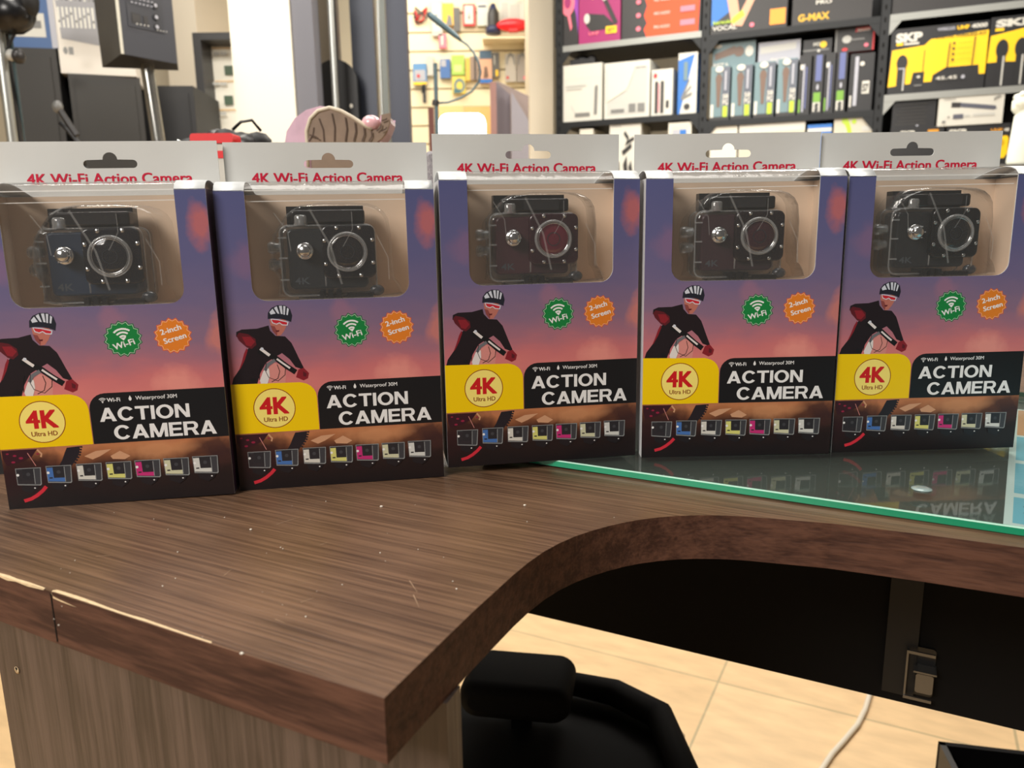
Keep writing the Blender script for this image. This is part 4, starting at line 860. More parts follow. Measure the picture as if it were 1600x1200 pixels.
# bay three
z = LV[2][0]
carton('dark_carton', 'plain dark grey carton above the wireless sets, top right corner', 1400, 1600, -60, z, pdg, None, side=pk, depth=.3)
z = LV[2][1]
def d19(m):
    m.flat([(.0, .12), (.02, .68), (.36, .72), (.42, .80), (1, .86), (1, .22), (.94, .22), (.93, .36), (.60, .36), (.47, .26), (.46, .16), (.38, .16), (.38, .32), (.26, .32), (.24, .15)], py)
    m.text('SKP', .05, .33, .80, .13, pw, .06); m.rect(.06, .745, .13, .785, py); m.rect(.14, .745, .30, .775, pw)
    m.text('WIRELESS', .48, .66, .91, .045, psil, .02); m.text('UHF', .68, .80, .905, .055, py, .04); m.text('4000', .82, .98, .905, .06, pw, .04); m.text('DIGITAL WIRELESS KIT', .47, .98, .80, .04, pdg, .02)
    m.rect(.09, .0, .18, .42, pk); m.ell(.135, .48, .058, .12, pk, 18); m.rect(.155, .05, .17, .40, plg); m.rect(.10, .38, .17, .40, psil)
    m.line([(.36, .32), (.365, .65)], .008, pdg); m.line([(.61, .35), (.62, .72)], .012, pk); m.line([(.86, .36), (.87, .78)], .012, pk)
    for k in range(4): m.ell(.66, .46 + .08 * k, .016, .02, pk, 10); m.rect(.70, .455 + .08 * k, .84, .463 + .08 * k, c_('mustard', (206, 160, 10)))
    m.ell(.32, .24, .02, .02, pw, 8); m.text('45.45', .50, .72, .17, .05, pw, .02); m.ell(.78, .19, .02, .03, psil, 8); m.rect(.28, .10, .36, .12, pg)
carton('wireless_set_carton', 'yellow and black wireless microphone carton with receiver and antennas, left of two', 1394, 1546, 46, z, pk, d19, depth=.3)
def d20(m):
    m.flat([(0, .36), (.02, .74), (1, .88), (1, .40), (.62, .38), (.60, .34), (.32, .36), (.30, .36)], py)
    m.text('SKP', .08, .70, .86, .10, pw, .06); m.rect(.08, .80, .22, .84, py)
    for x in (.22, .52, .82): m.rect(x - .07, 0, x + .07, .48, pk); m.ell(x, .54, .10, .14, pk, 18); m.rect(x + .02, .02, x + .05, .44, plg)
carton('wireless_set_carton', 'yellow and black carton with upright microphones, cut by the right photo edge', 1550, 1650, 27, z, pk, d20, depth=.3)
z = LV[2][2]
def d21(m): m.text('SKP', .18, .46, .80, .12, pw, .05); m.rect(.70, .80, .90, .92, c_('amber', (216, 150, 50)))
o1 = carton('wireless_set_carton', 'black carton with white lettering low on the rack, left of two stacked ones', 1392, 1476, 200, z, pk, d21, depth=.25)
def d22(m): m.text('SKP', .04, .32, .78, .14, pw, .05); m.text('UHF', .70, .88, .82, .07, c_('amber', (216, 150, 50)), .04); m.text('48', .90, .98, .82, .07, pw, .04); m.flat([(.05, .2), (.05, .68), (.96, .72), (.985, .66), (.985, .32), (.94, .22)], py); m.ell(.88, .56, .05, .08, c_('mustard', (206, 160, 10)), 10)
o2 = carton('wireless_set_carton', 'black carton with yellow panel low on the rack behind the rightmost header', 1480, 1580, 197, z, pk, d22, depth=.25)
zz = sz(1392, 200)[1]
def d23(m):
    for k in range(7): m.rect(.08 + .05 * (k % 3), .1 + .12 * k, .8 - .04 * (k % 2), .15 + .12 * k, mat('pack_wrap', (48, 46, 44), .4))
    m.ell(.6, .05, .03, .03, psil, 8)
carton('wrapped_carton', 'very dark carton under the yellow wireless sets, beside the post', 1396, 1464, 158, zz, pk, d23, depth=.2, setback=.02)
def d24(m):
    m.flat([(.20, .62), (.20, .80), (.34, .78), (.34, .60)], pdg); m.flat([(.34, .62), (.34, .77), (.88, .60), (.90, .50), (.86, .46)], c_('slate_mic', (86, 88, 100))); m.rect(.24, .22, .40, .38, c_('slate_mic', (86, 88, 100))); m.rect(.55, .28, .88, .36, plg); m.rect(.42, .28, .5, .34, plg)
    m.text('SERIES', .08, .26, .88, .06, pg); m.line([(.84, .78), (.95, .9)], .02, pg); m.line([(.84, .84), (.93, .94)], .02, pg); m.ell(.10, .14, .03, .05, pg, 8); m.ell(.17, .30, .02, .03, pg, 8)
carton('microphone_carton', 'white carton with a dark handheld microphone lying under the yellow sets', 1468, 1570, 152, sz(1480, 197)[1] + .001, pw, d24, depth=.2, setback=.004)
# fluffy white jar at the right edge, nearer than the rack
j = at(1600, 258, 2.2); m = MB(); jw = mat('white_jar', (250, 252, 236), .5)
m.lathe([(0, 0), (.040, 0), (.044, .01), (.036, .13), (.030, .145)], (0, 0, 0), jw, n=20)
for k in range(12):
    a = k * 2.4; m.ball((.022 * math.cos(a), .022 * math.sin(a), .155 + .010 * (k % 3)), .024, .024, .022, jw, 10)
for k in range(9):
    a = k * .7; m.ball((.034 * math.cos(a), .034 * math.sin(a), .180 + .004 * (k % 2)), .010, .010, .009, jw, 8)
jar = m.build('white_jar', None, (j.x, j.y, j.z)); tag(jar, 'bright white jar with fluffy top at the right edge in front of the rack', 'jar')
m = MB(); m.box(-.25, .35, -.05, .3, 0, j.z - .001, mat('display_plinth', (96, 98, 100), .6)); m.box(-.26, .36, -.06, .31, j.z - .03, j.z - .0005, mat('plinth_top', (150, 150, 148), .4))
tag(m.build('display_plinth', None, (j.x, j.y, 0)), 'grey display plinth behind the rightmost carton carrying the white jar', 'plinth')

# ================================================================== SLATWALL GOODS
def hung(name, label, x0, y0, x1, y1, col, draw=None, Y=5.96, th=.03, cat='packet', grp='packets hanging on the slatted wall'):
    a = at(x0, y1, Y); b = at(x1, y0, Y); w_ = b.x - a.x; h_ = b.z - a.z
    m = MB(); m.box(0, w_, 0, th, 0, h_, col); m.sheet(0, 0, w_, h_, 0, .002)
    if draw: draw(m)
    o = m.build(name, None, (a.x, Y, a.z)); return tag(o, label, cat, grp)
def bord(c, inner):
    def f(m): m.rect(.15, .12, .85, .88, inner); m.rect(.4, .3, .55, .6, c)
    return f
sl = c_('sleeve', (206, 208, 200)); dgy = c_('mid_grey', (92, 90, 88))  # plain grey of the dark packs
hung('blister_pack', 'pale grey blister pack at the upper left of the slatted wall', 675, 0, 690, 56, plg, bord(pg, sl))
hung('blister_pack', 'orange yellow blister pack near the top of the slatted wall', 692, 5, 708, 40, c_('amber2', (246, 190, 50)), lambda m: m.flat([(.3, 0), (.9, 0), (.8, .4), (.5, .5)], pg))
hung('blister_pack', 'narrow dark grey pack beside the orange yellow one', 709, 12, 718, 49, dgy)
hung('blister_pack', 'white pack with a red border on the slatted wall', 724, 6, 742, 40, pr_, lambda m: (m.rect(.12, .08, .84, .92, pw), m.flat([(.4, .3), (.6, .3), (.5, .6)], pg)))
hung('paper_packet', 'plain whitish packet right of the red bordered pack', 746, 4, 763, 40, sl, lambda m: m.rect(.1, .8, .8, .88, pnv))
m = MB(); a = at(771, 53, 5.9); m.lathe([(0, 0), (.055, 0), (.055, .04), (.04, .05), (.04, .13), (.03, .16), (.015, .2), (0, .2)], (0, 0, 0), pnv, n=14); m.lathe([(.041, .05), (.041, .13), (.031, .16)], (0, 0, 0), pdg, n=14)
tag(m.build('spray_bottle', None, a), 'dark navy bottle standing on the upper slatwall ledge', 'bottle')
hung('clear_pack', 'large clear plastic bag of grey goods at the top right of the slatted wall', 780, 0, 819, 36, sl, lambda m: (m.rect(.1, .2, .35, .9, plg), m.rect(.45, .1, .8, .8, plg), m.line([(.6, .8), (.9, .95)], .04, pw)))
m = MB(); a = at(802, 50, 5.85); m.ball((0, 0, .045), .12, .04, .045, c_('bright_red', (232, 30, 40), .3), 16); m.box(-.03, .03, -.03, .03, 0, .03, pr_)
tag(m.build('red_pouch', None, a), 'bright red oval pouch on the upper slatwall ledge', 'pouch')
m = MB(); a = at(780, 56, 5.8); m.box(a.x - .12, a.x + .33, 5.82, 6.0, a.z - .012, a.z - .001, slat); tag(m.build('wall_ledge'), 'cream ledge on the slatted wall under the red pouch', 'ledge')
m = MB(); a = at(657, 24, 5.985)
for k in range(6): m.tube([(R.uniform(-.05, .05), 0, R.uniform(.02, .06)), (R.uniform(-.05, .05), -.02, R.uniform(-.05, 0)), (R.uniform(-.05, .05), 0, R.uniform(-.06, .03))], .007, pr_ if k % 2 else pdg, 6)
tag(m.build('clip_bundle', None, a), 'tangled bundle of red and black clips at the left of the slatted wall', 'clips')
hung('blister_pack', 'small pink and red pack under the grey blister pack', 686, 53, 697, 75, ppk, lambda m: m.rect(.3, .2, .6, .9, pw))
hung('blister_pack', 'blue and white pack with yellow foot, lower left of the slatted wall', 646, 99, 666, 133, c_('soft_blue', (90, 140, 190)), lambda m: (m.rect(.1, .2, .9, .7, psil), m.rect(0, 0, 1, .14, py), m.ell(.4, .42, .12, .08, pr_)))
hung('cable_loop_pack', 'grey white looped cable pack beside the gooseneck stand', 668, 88, 677, 118, plg)
hung('blister_pack', 'deep blue pack right of the gooseneck stand', 688, 92, 703, 122, c_('deep_blue', (70, 110, 170)), lambda m: m.rect(.1, .6, .6, .95, psil))
hung('blister_pack', 'lime green pack in the middle of the slatted wall', 706, 86, 725, 117, c_('leaf_green', (170, 206, 90)), lambda m: m.rect(.2, .15, .8, .5, c_('pale_green', (206, 226, 140))))
hung('blister_pack', 'yellow pack with a dark teal roll, under the lime pack', 707, 119, 727, 146, c_('straw', (226, 206, 90)), lambda m: (m.arc(.55, .45, .25, .42, 0, 360, pteal, 20), m.rect(.1, .0, .6, .25, c_('dark_teal', (70, 110, 120)))))
hung('blister_pack', 'narrow yellow pack right of the lime one', 728, 90, 734, 126, c_('straw2', (220, 186, 80)))
hung('blister_pack', 'brown grey pack behind the curve of the gooseneck', 735, 88, 747, 125, c_('taupe', (150, 130, 116)), lambda m: m.rect(.5, 0, .7, 1, pdg))
hung('photo_pack', 'blue and peach coloured pack behind the gooseneck tip', 750, 79, 768, 130, c_('peach', (220, 170, 140)), lambda m: (m.rect(0, .75, 1, 1, c_('dusk_blue', (70, 96, 120))), m.rect(0, 0, 1, .12, pblu), m.flat([(.3, .15), (.7, .2), (.6, .5), (.4, .5)], pbr)))
hung('blister_pack', 'dark pack with yellow spots, right of the peach pack', 769, 82, 780, 121, dgy, lambda m: (m.rect(.5, .05, .8, .3, py), m.rect(.3, .5, .4, .9, pw)))
hung('headphone_pack', 'clear pack with a grey round headset, left one of the pair at the pillar', 790, 84, 806, 128, c_('clear_grey', (186, 180, 172)), lambda m: (m.arc(.5, .62, .30, .42, 0, 180, pg, 14), m.rect(.1, .1, .3, .2, pr_)))
hung('headphone_pack', 'clear pack with a grey round headset, the one touching the pillar', 808, 84, 824, 128, c_('clear_grey2', (160, 152, 146)), lambda m: (m.arc(.5, .62, .30, .42, 0, 180, pg, 14), m.rect(.6, .08, .85, .2, ppk)))
m = MB(); a = at(663, 145, 5.93); m.box(-.012, .012, 0, .02, -.07, .06, pdg); m.box(-.02, .0, 0, .02, .0, .05, pk); tag(m.build('hand_tool', None, a), 'slim black hand tool hanging low on the slatted wall', 'tool')
hung('cardboard_flat', 'pale orange cardboard sheet behind the bright lamp', 686, 165, 724, 214, c_('kraft', (236, 206, 140)), None, 5.96, .02, 'cardboard', 'kraft cards behind the lamp')
hung('cardboard_flat', 'orange toned cardboard sheet right of the bright lamp', 726, 166, 766, 214, c_('kraft2', (240, 190, 120)), None, 5.96, .02, 'cardboard', 'kraft cards behind the lamp')

# gooseneck microphone on its stand, the lamp, brown post and grey boards
tl = mat('teal_grey_metal', (84, 104, 112), .35, metal=.4)
a = at(680, 215, 2.6); gs = tag(empty('gooseneck_stand', (a.x, a.y, 0)), 'thin teal grey stand with a curved gooseneck microphone left of the bright lamp', 'microphone stand')
def g3(x, y): p = at(x, y, 2.6); return (p.x - a.x, p.y - a.y, p.z)
m = MB(); m.cyl((0, 0, .02), g3(680, 99), .0065, tl); m.lathe([(.0, 0), (.12, 0), (.12, .015), (.02, .025)], (0, 0, 0), tl); m.build('pole', gs)
m = MB(); m.cyl(g3(680, 165), g3(681, 157), .011, pdg); m.build('clutch', gs)
m = MB(); m.tube([g3(*p) for p in ((684, 161), (700, 160), (720, 153), (737, 143), (748, 128), (751, 113), (748, 98), (740, 82), (730, 70), (720, 63))], .0035, tl, 8); m.build('gooseneck', gs)
m = MB(); m.tube([g3(*p) for p in ((721, 64), (712, 56), (690, 38), (676, 27), (669, 21))], .01, tl, 10, [.004, .008, .010, .010, .009]); m.build('microphone', gs)
lampm = mat('lit_lamp', (255, 252, 244), .5, emit=16)
a = at(722, 194, 2.2); lp_ = tag(empty('desk_lamp', (a.x, a.y, 0)), 'glaring white lit lamp behind the middle carton\'s hanging tab', 'lamp')
m = MB(); m.rbox(-.062, .064, -.02, .02, a.z - .05, a.z + .026, .024, lampm, bev=.006); m.build('lamp_head', lp_)
m = MB(); m.cyl((0, .03, 0), (0, .03, a.z), .012, pdg); m.lathe([(0, 0), (.1, 0), (.1, .02), (.02, .03)], (0, .03, 0), pdg); m.box(-.03, .03, .021, .03, a.z - .03, a.z + .01, pdg); m.build('lamp_stand', lp_)
a = at(767, 215, 3.2); b_ = at(775, 128, 3.2)
tag(MB().box(0, b_.x - a.x, 0, .04, 0, b_.z, mat('brown_post', (150, 112, 104), .6)).build('brown_post', None, (a.x, 3.2, 0)), 'slim brown upright post right of the bright lamp', 'post')
def slab_px(name, label, pts, Y, th, m_, cat):
    P = [at(x, y, Y) for x, y in pts]; o0 = P[0]; zmin = min(p.z for p in P)
    q = [(p.x - o0.x, p.z - zmin) for p in P]; m = MB().prism_y(q, 0, th, m_); return tag(m.build(name, None, (o0.x, Y, zmin)), label, cat)
slab_px('grey_board', 'dark grey board leaning behind the brown post', [(775, 740), (775, 128), (797, 148), (800, 740)], 3.3, .02, mat('board_grey', (112, 104, 110), .6), 'board')
slab_px('grey_board', 'lighter grey slanted board standing next to the cream pillar', [(800, 745), (799, 143), (826, 188), (832, 745)], 3.28, .02, mat('board_light', (142, 138, 144), .6), 'board')
slab_px('leaning_board', 'brown grey slanted board edge rising above the grey boards', [(776, 725), (776, 126), (826, 150), (826, 725)], 3.4, .03, mat('panel_taupe', (140, 124, 118), .6), 'panel')
a = at(672, 215, 3.6); b_ = at(677, 168, 3.6)
tag(MB().box(0, b_.x - a.x + .005, 0, .03, 0, b_.z, mat('dark_red_post', (120, 76, 70), .6)).build('dark_post', None, (a.x - .005, 3.6, 0)), 'short dark red post just left of the gooseneck stand', 'post')

# ================================================================== METAL FRAMED DOORWAY RIGHT OF THE COLUMN
frd = mat('slate_frame', (50, 55, 68), .4, metal=.2); frg = mat('greenish_frame', (112, 118, 112), .4)
dr = tag(empty('door_1', (0, 0, 0)), kind='structure')
def vbar(name, xa, xb, Y, th, m_, par):
    a = at(xa, 130, Y); b = at(xb, 130, Y); return MB().box(a.x, b.x, Y, Y + th, 0, 3, m_).build(name, par)
vbar('door_jamb', 518, 531, 2.9, .05, mat('black_jamb', (40, 42, 48), .4), dr); vbar('door_stile', 552, 588, 2.88, .05, frd, dr); vbar('door_edge', 594, 606, 2.86, .05, frg, dr); vbar('door_jamb', 608, 638, 2.8, .06, mat('navy_jamb', (44, 49, 66), .4), dr)
a = at(507, 110, 2.95); b_ = at(496, 110, 2.95)
MB().box(b_.x, a.x + .02, 2.97, 3.0, 0, 3, mat('taupe_door_reflection', (140, 132, 122), .6)).build('door_reflection', dr)  # taupe strip stands in for a brownish reflection in the door glass
m = MB(); a = at(516, 0, 2.7); b_ = at(526, 180, 2.7); dlt = (b_ - a) / 180
p0 = a - dlt * 60; p1 = b_ + dlt * 60; tag(m.cyl(p0, p1, .011, steel).build('steel_pole'), 'slanting bright steel pole in front of the black round-topped speaker', 'pole')
m = MB(); a = at(590, 0, 2.75); b_ = at(597, 175, 2.75); dlt = (b_ - a) / 175
tag(m.cyl(a - dlt * 60, b_ + dlt * 90, .005, steel).build('steel_rod'), 'thin steel rod between the two dark door posts', 'rod')
# black speaker with rounded top
a = at(494, 182, 2.95); b_ = at(556, 92, 2.95)
a = at(494, 182, 2.8); b_ = at(556, 92, 2.8); w_ = b_.x - a.x; sp = tag(empty('round_top_speaker', ((a.x + b_.x) / 2, 2.8, 0)), 'glossy black loudspeaker with rounded top standing behind the curved ornament', 'speaker')
P = [(-w_ / 2, a.z - .5), (w_ / 2, a.z - .5)] + [(w_ / 2 * math.cos(math.radians(t)), b_.z - .07 + .07 * math.sin(math.radians(t))) for t in range(0, 181, 15)]
MB().prism_y(P, 0, .05, mat('satin_black', (14, 14, 16), .5), smooth=False).build('cabinet', sp)
m = MB(); m.sheet(0, 0, 1, 1, -.0005, .0004)
for k, (x, z_) in enumerate([(.02, 1.42), (.028, 1.36), (.03, 1.29), (.05, 1.45)]): m.ell(x, z_ + .03, .006, .007, pw, 12)
for k in range(3): m.rect(-.03 + .012 * k, 1.44, -.022 + .012 * k, 1.452, psil)
m.build('dial', sp)
MB().cyl((0, .025, 0), (0, .025, a.z - .5), .02, pdg).build('stand', sp)
# far showcase on the left of the column
a = at(314, 210, 3.6); b_ = at(372, 50, 3.6); sc_ = tag(empty('showcase', (a.x, 3.6, 0)), 'black framed showcase with white stock left of the white column', 'showcase')
wd = b_.x - a.x; bf = mat('showcase_black', (48, 48, 50), .4)
MB().box(0, .035, 0, .3, 0, b_.z, bf).build('frame_post', sc_); MB().box(.035, wd + .2, 0, .3, b_.z - .03, b_.z, bf).build('frame_top', sc_)
sck = mat('showcase_white', (240, 236, 222), .6); m = MB(); m.box(.036, wd + .2, .12, .14, 0, b_.z - .031, sck); m.sheet(0, 0, 1, 1, .12, .002)
for k, yy in enumerate((73, 125, 170)):
    zz = at(340, yy, 3.7).z; m.rect(.04, zz - .006, wd + .1, zz, c_('showcase_orange', (226, 190, 140)))
for yy in (109, 156):
    p = at(356, yy, 3.7); m.rect(p.x - a.x - .02, p.z - .02, p.x - a.x + .02, p.z + .02, c_('dark_green_square', (70, 90, 70)))
for yy in (86, 133, 180):
    for xx in (336, 348): p = at(xx, yy, 3.7); m.text('ABC', p.x - a.x - .01, p.x - a.x + .02, p.z, .012, plg) if False else m.rect(p.x - a.x - .012, p.z, p.x - a.x + .018, p.z + .014, plg)
m.build('stock_board', sc_)
a = at(326, 30, 5.0); b_ = at(356, 15, 5.0)
tag(MB().box(0, b_.x - a.x, 0, .03, 0, b_.z - a.z, mat('sign_taupe', (104, 100, 90), .5), front=mat('sign_front', (96, 92, 84), .5)).build('wall_vent', None, (a.x, 4.9, a.z)), 'small dark grey rectangular vent high on the cream wall', 'vent')
a = at(262, 100, 4.3); b_ = at(312, 100, 4.3)
struct(MB().box(a.x, b_.x, 4.3, 7.0, 0, 3, mat('beige_wall', (206, 196, 178), .8)), 'wall_beige')
vb = at(360, 100, 4.9); struct(MB().box(b_.x, vb.x + .4, 4.93, 4.97, 0, 3, mat('cream_wall_2', (236, 228, 208), .8)), 'wall_showcase')
struct(MB().box(-4.4, a.x - .002, 4.6, 4.65, 0, 3, mat('cream_wall_3', (204, 194, 172), .8)), 'wall_far_left')

# ================================================================== LEFT: LOUDSPEAKERS AND STANDS
spk = mat('speaker_vinyl', (47, 45, 42), .55, noise=.05, nscale=8); spk_side = mat('speaker_side', (34, 34, 35), .6)
def cabinet(name, label, x0, x1, ytop, Y, dep, rz, m_, ylow=270):
    a = at(x0, 200, Y); b = at(x1, 200, Y); t = at((x0 + x1) / 2, ytop, Y); w_ = (b.x - a.x) / math.cos(rz)
    o = tag(empty(name, (a.x, Y, 0), rz), label, 'speaker', 'black loudspeaker cabinets at the left')
    MB().box(0, w_, 0, dep, .02, t.z, spk_side, front=m_).build('cabinet', o, bevel=.008)
    MB().box(.02, w_ - .02, -.006, -.001, .05, t.z - .03, m_).build('grille', o); return o, t.z
o1_, z1_ = cabinet('floor_speaker', 'tall dark loudspeaker at the far left under the blue product box', 22, 92, 72, 2.9, .4, .25, spk)
o2_, z2_ = cabinet('floor_speaker', 'tall black loudspeaker under the white mixer box', 116, 208, 114, 2.95, .45, .42, spk)
o3_, z3_ = cabinet('floor_speaker', 'darker loudspeaker behind the speaker pole', 214, 304, 133, 3.3, .4, .1, mat('speaker_dark', (32, 32, 34), .55))
# blue product box
a = at(8, 72, 2.95); b_ = at(78, -40, 2.95); w_ = b_.x - a.x
m = MB(); bx_ = c_('box_blue', (66, 98, 146)); m.box(0, w_, 0, .25, 0, .5, c_('box_side', (150, 150, 170)), front=bx_); m.sheet(0, 0, w_, .5, 0, .001)
m.rect(.08, .08, .78, .24, pw); m.rect(.5, .14, .72, .19, pg); m.rect(.12, .30, .72, 1, pdg)
for k, c in enumerate((pr_, porg, py, pw, pblu, pteal)): m.rect(.30 + .07 * k, .30, .35 + .07 * k, .38, c)
for k in range(14): m.rect(.15 + .04 * k, .42, .17 + .04 * k, .7, psil)
m.rect(.90, 0, 1, 1, psil)
tag(m.build('keyboard_carton', None, (a.x, 2.93, z1_ + .002), (0, 0, .2)), 'blue product carton with colourful picture on the far left loudspeaker', 'box')
# mixer box
a = at(104, 112, 2.95); b_ = at(196, -30, 2.95); w_ = b_.x - a.x
m = MB(); mb_ = c_('mixer_white', (214, 208, 198)); m.box(0, w_, 0, .3, 0, .42, mb_); m.sheet(0, 0, w_, .42, 0, .001)
m.flat([(.06, .28), (.78, .22), (.82, .93), (.0, .97)], c_('mixer_grey', (142, 142, 146))); m.rect(.04, .90, .80, .98, pdg); m.text('MIXER', .10, .45, .92, .03, pw)
for r_ in range(8):
    for k in range(11): m.ell(.11 + .058 * k, .84 - .042 * r_, .014, .010, (pdg, pw, pg)[(k + r_) % 3], 6)
for k in range(12): m.rect(.10 + .055 * k, .32, .125 + .055 * k, .48, pw); m.rect(.105 + .055 * k, .36 + .02 * (k % 4), .12 + .055 * k, .38 + .02 * (k % 4), pdg)
m.ell(.16, .13, .03, .03, pg, 8); m.rect(.2, .1, .26, .16, pg)
tag(m.build('mixer_carton', None, (a.x - .02, 2.95, z2_ + .002), (0, .0, .35)), 'white carton printed with an audio mixing desk, on the second loudspeaker', 'box')
# PA speaker on its pole, seen from behind
YS = 2.3
FL, FR, BL_, BR_ = at(190, 84, 2.2), at(277, 100, 2.337), at(167, 102, 2.355), at(284, 107, 2.40)
zb = (FL.z + FR.z) / 2; O_ = Vector((FL.x, FL.y, 0)); yaw_ = math.atan2(FR.y - FL.y, FR.x - FL.x)
ps = tag(empty('pa_speaker', O_, yaw_), 'black loudspeaker with rear connector panel raised on a steel pole', 'speaker')
w_ = (FR - FL).xy.length; ztop = zb + .34
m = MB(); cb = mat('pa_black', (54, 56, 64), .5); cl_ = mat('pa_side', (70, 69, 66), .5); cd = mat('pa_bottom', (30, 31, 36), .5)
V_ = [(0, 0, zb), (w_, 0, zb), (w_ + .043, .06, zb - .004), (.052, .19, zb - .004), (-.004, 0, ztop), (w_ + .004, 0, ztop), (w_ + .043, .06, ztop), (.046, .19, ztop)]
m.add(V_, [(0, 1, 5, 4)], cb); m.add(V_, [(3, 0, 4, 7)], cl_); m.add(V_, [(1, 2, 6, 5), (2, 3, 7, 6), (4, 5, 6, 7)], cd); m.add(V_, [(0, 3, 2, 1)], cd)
m.box(-.002, .006, -.002, 0, zb, ztop, mat('pa_trim', (206, 204, 190), .4))
m.build('cabinet', ps)
m = MB(); h_ = w_ / 2; m.sheet(h_ + .0, 0, 1, 1, -.001, .0006); m.rect(-.055, zb + .075, .05, ztop - .02, mat('connector_plate', (44, 46, 54), .4))
m.rect(-.045, zb + .085, -.018, zb + .112, pk); m.rect(-.042, zb + .088, -.021, zb + .108, pdg); m.rect(-.010, zb + .085, .002, zb + .11, pdg)
for (x, z_) in ((.028, .088), (.028, .113), (.028, .143)): m.ell(x, zb + z_, .009, .009, pk, 12); m.ell(x, zb + z_, .005, .005, psil, 10)
for r_ in range(4):
    for k in range(6): m.rect(-.045 + .011 * k, zb + .135 + .010 * r_, -.039 + .011 * k, zb + .138 + .010 * r_, psil)
for k in range(4): m.rect(-.045 + .01 * k, zb + .078, -.040 + .01 * k, zb + .081, plg); m.rect(.015 + .008 * k, zb + .073, .018 + .008 * k, zb + .076, plg)
m.build('connector_panel', ps)
m = MB(); pa_, pb_ = at(227, 86, YS + .03), at(248, 222, YS + .03); dlt = (pb_ - pa_) / (pa_.z - pb_.z)
inv = Matrix.Rotation(-yaw_, 3, 'Z'); PL = lambda v: inv @ (Vector(v) - O_)
m.cyl(PL(pa_), PL(pb_ + dlt * .25), .0185, mat('pole_metal', (150, 150, 146), .2, metal=.8)); m.build('pole', ps)
q0 = PL(pb_ + dlt * .25)
for k in range(3):
    an = k * 2.1 + .4; MB().cyl(q0, (q0.x + .35 * math.cos(an), q0.y + .35 * math.sin(an), .01), .011, pdg).build('leg', ps)
# far-left stand with clamp, thin pole, cables
YT = 2.0
st = tag(empty('equipment_stand', (at(20, 200, YT).x, YT, 0)), 'steel stand with a black clamp and dangling cables in the upper left corner', 'stand')
o_ = st.location.copy()
def s3(x, y, Y=YT): return at(x, y, Y) - o_
m = MB(); m.cyl(s3(-6, 20), s3(23, 250), .0125, steel); m.build('pole', st)
m = MB(); m.cyl(s3(12, 20), s3(41, 250, YT + .05), .004, tl); m.build('thin_rod', st)
m = MB(); m.cyl(s3(2, 10, YT + .03), s3(34, 250, YT + .03), .010, pdg); m.build('dark_tube', st)
m = MB(); m.ball(s3(17, 20), .055, .05, .05, black_gloss, 14); m.ball(s3(-4, 2), .05, .05, .05, black_matt, 14); m.ball(s3(45, 0), .02, .03, .04, black_matt, 12); m.build('clamp', st)
m = MB(); m.ball(s3(17, 86), .012, .012, .014, plg, 12); m.ball(s3(29, 88), .014, .02, .018, pdg, 12); m.build('knob', st)
m = MB(); m.tube([s3(*p) for p in ((52, -5), (42, 18), (30, 40), (14, 70), (4, 100), (0, 130), (6, 165), (20, 200))], .0035, black_matt, 6); m.tube([s3(*p) for p in ((45, 20), (30, 38), (18, 58), (10, 84), (3, 110), (-6, 140))], .0025, pg, 6); m.build('cable', st)
# microphone leaning on a boom
a = at(105, 220, 2.1); bm = tag(empty('microphone_on_boom', (a.x, 2.1, 0)), 'small dark grey microphone on a boom in front of the dark loudspeakers', 'microphone')
o_ = bm.location.copy(); f3 = lambda x, y: at(x, y, 2.1) - o_
m = MB(); m.cyl(f3(95, 174), f3(120, 212), .008, pdg); m.build('handle', bm)
m = MB(); m.ball(f3(90, 167), .013, .013, .016, pg, 14); m.build('capsule', bm)
m = MB(); m.tube([f3(94, 192), f3(108, 205), f3(124, 225), f3(132, 260)], .006, pk, 8); m.ball(f3(109, 208), .005, .005, .005, chrome, 8); m.tube([f3(132, 260), Vector((.05, .02, .0))], .008, pk, 8); m.build('boom', bm)

# ================================================================== THINGS STANDING ON THE BACK OF THE COUNTER
# red case and black bag behind the first two cartons
a = at(306, 214, 1.02); b_ = at(372, 214, 1.02)
rc = mat('red_case', (226, 40, 44), .35); m = MB(); hz_ = at(340, 211, 1.02).z - TOP
m.rbox(0, b_.x - a.x, 0, .03, hz_ - .012, hz_, .004, rc); m.rbox(.02, .054, .002, .028, 0, hz_ - .013, .004, pw); m.rbox(.02, .054, .001, .029, hz_ - .030, hz_ - .021, .003, rc); m.ball((.038, .0, .055), .010, .006, .022, mat('red_bulge', (236, 90, 90), .3), 12); m.rbox(.02, .054, .0, .03, .095, .112, .004, rc)
tag(m.build('red_case', None, (a.x, 1.0, TOP)), 'red topped white case seen in the gap between the first two cartons', 'case')
a = at(272, 215, .98); b_ = at(372, 190, .98); bg = tag(empty('black_bag', ((a.x + b_.x) / 2 - .02, 1.08, TOP)), 'glossy crumpled black bag lying high behind the leftmost carton', 'bag')
m = MB(); zt_ = at(330, 196, 1.08).z - TOP
for k in range(9): m.ball((-.045 + .012 * k, R.uniform(-.01, .02), zt_ - .022 + R.uniform(-.006, .006) - (.008 if k < 3 else 0)), .020, .02, .016, (black_matt, pdg)[k % 2], 10)
m.rbox(-.05, .055, -.015, .02, 0, zt_ - .025, .012, black_matt); m.build('bag_body', bg)
m = MB(); m.tube([(.018, 0, zt_ - .006), (.03, 0, zt_ + .004), (.045, 0, zt_ + .006), (.056, 0, zt_ - .008)], .002, black_gloss, 6); m.build('strap', bg); m = MB(); m.tube([(-.05, -.01, zt_ - .02), (-.058, -.01, zt_ - .03), (-.052, -.01, zt_ - .05)], .003, steel, 6); m.build('buckle', bg)
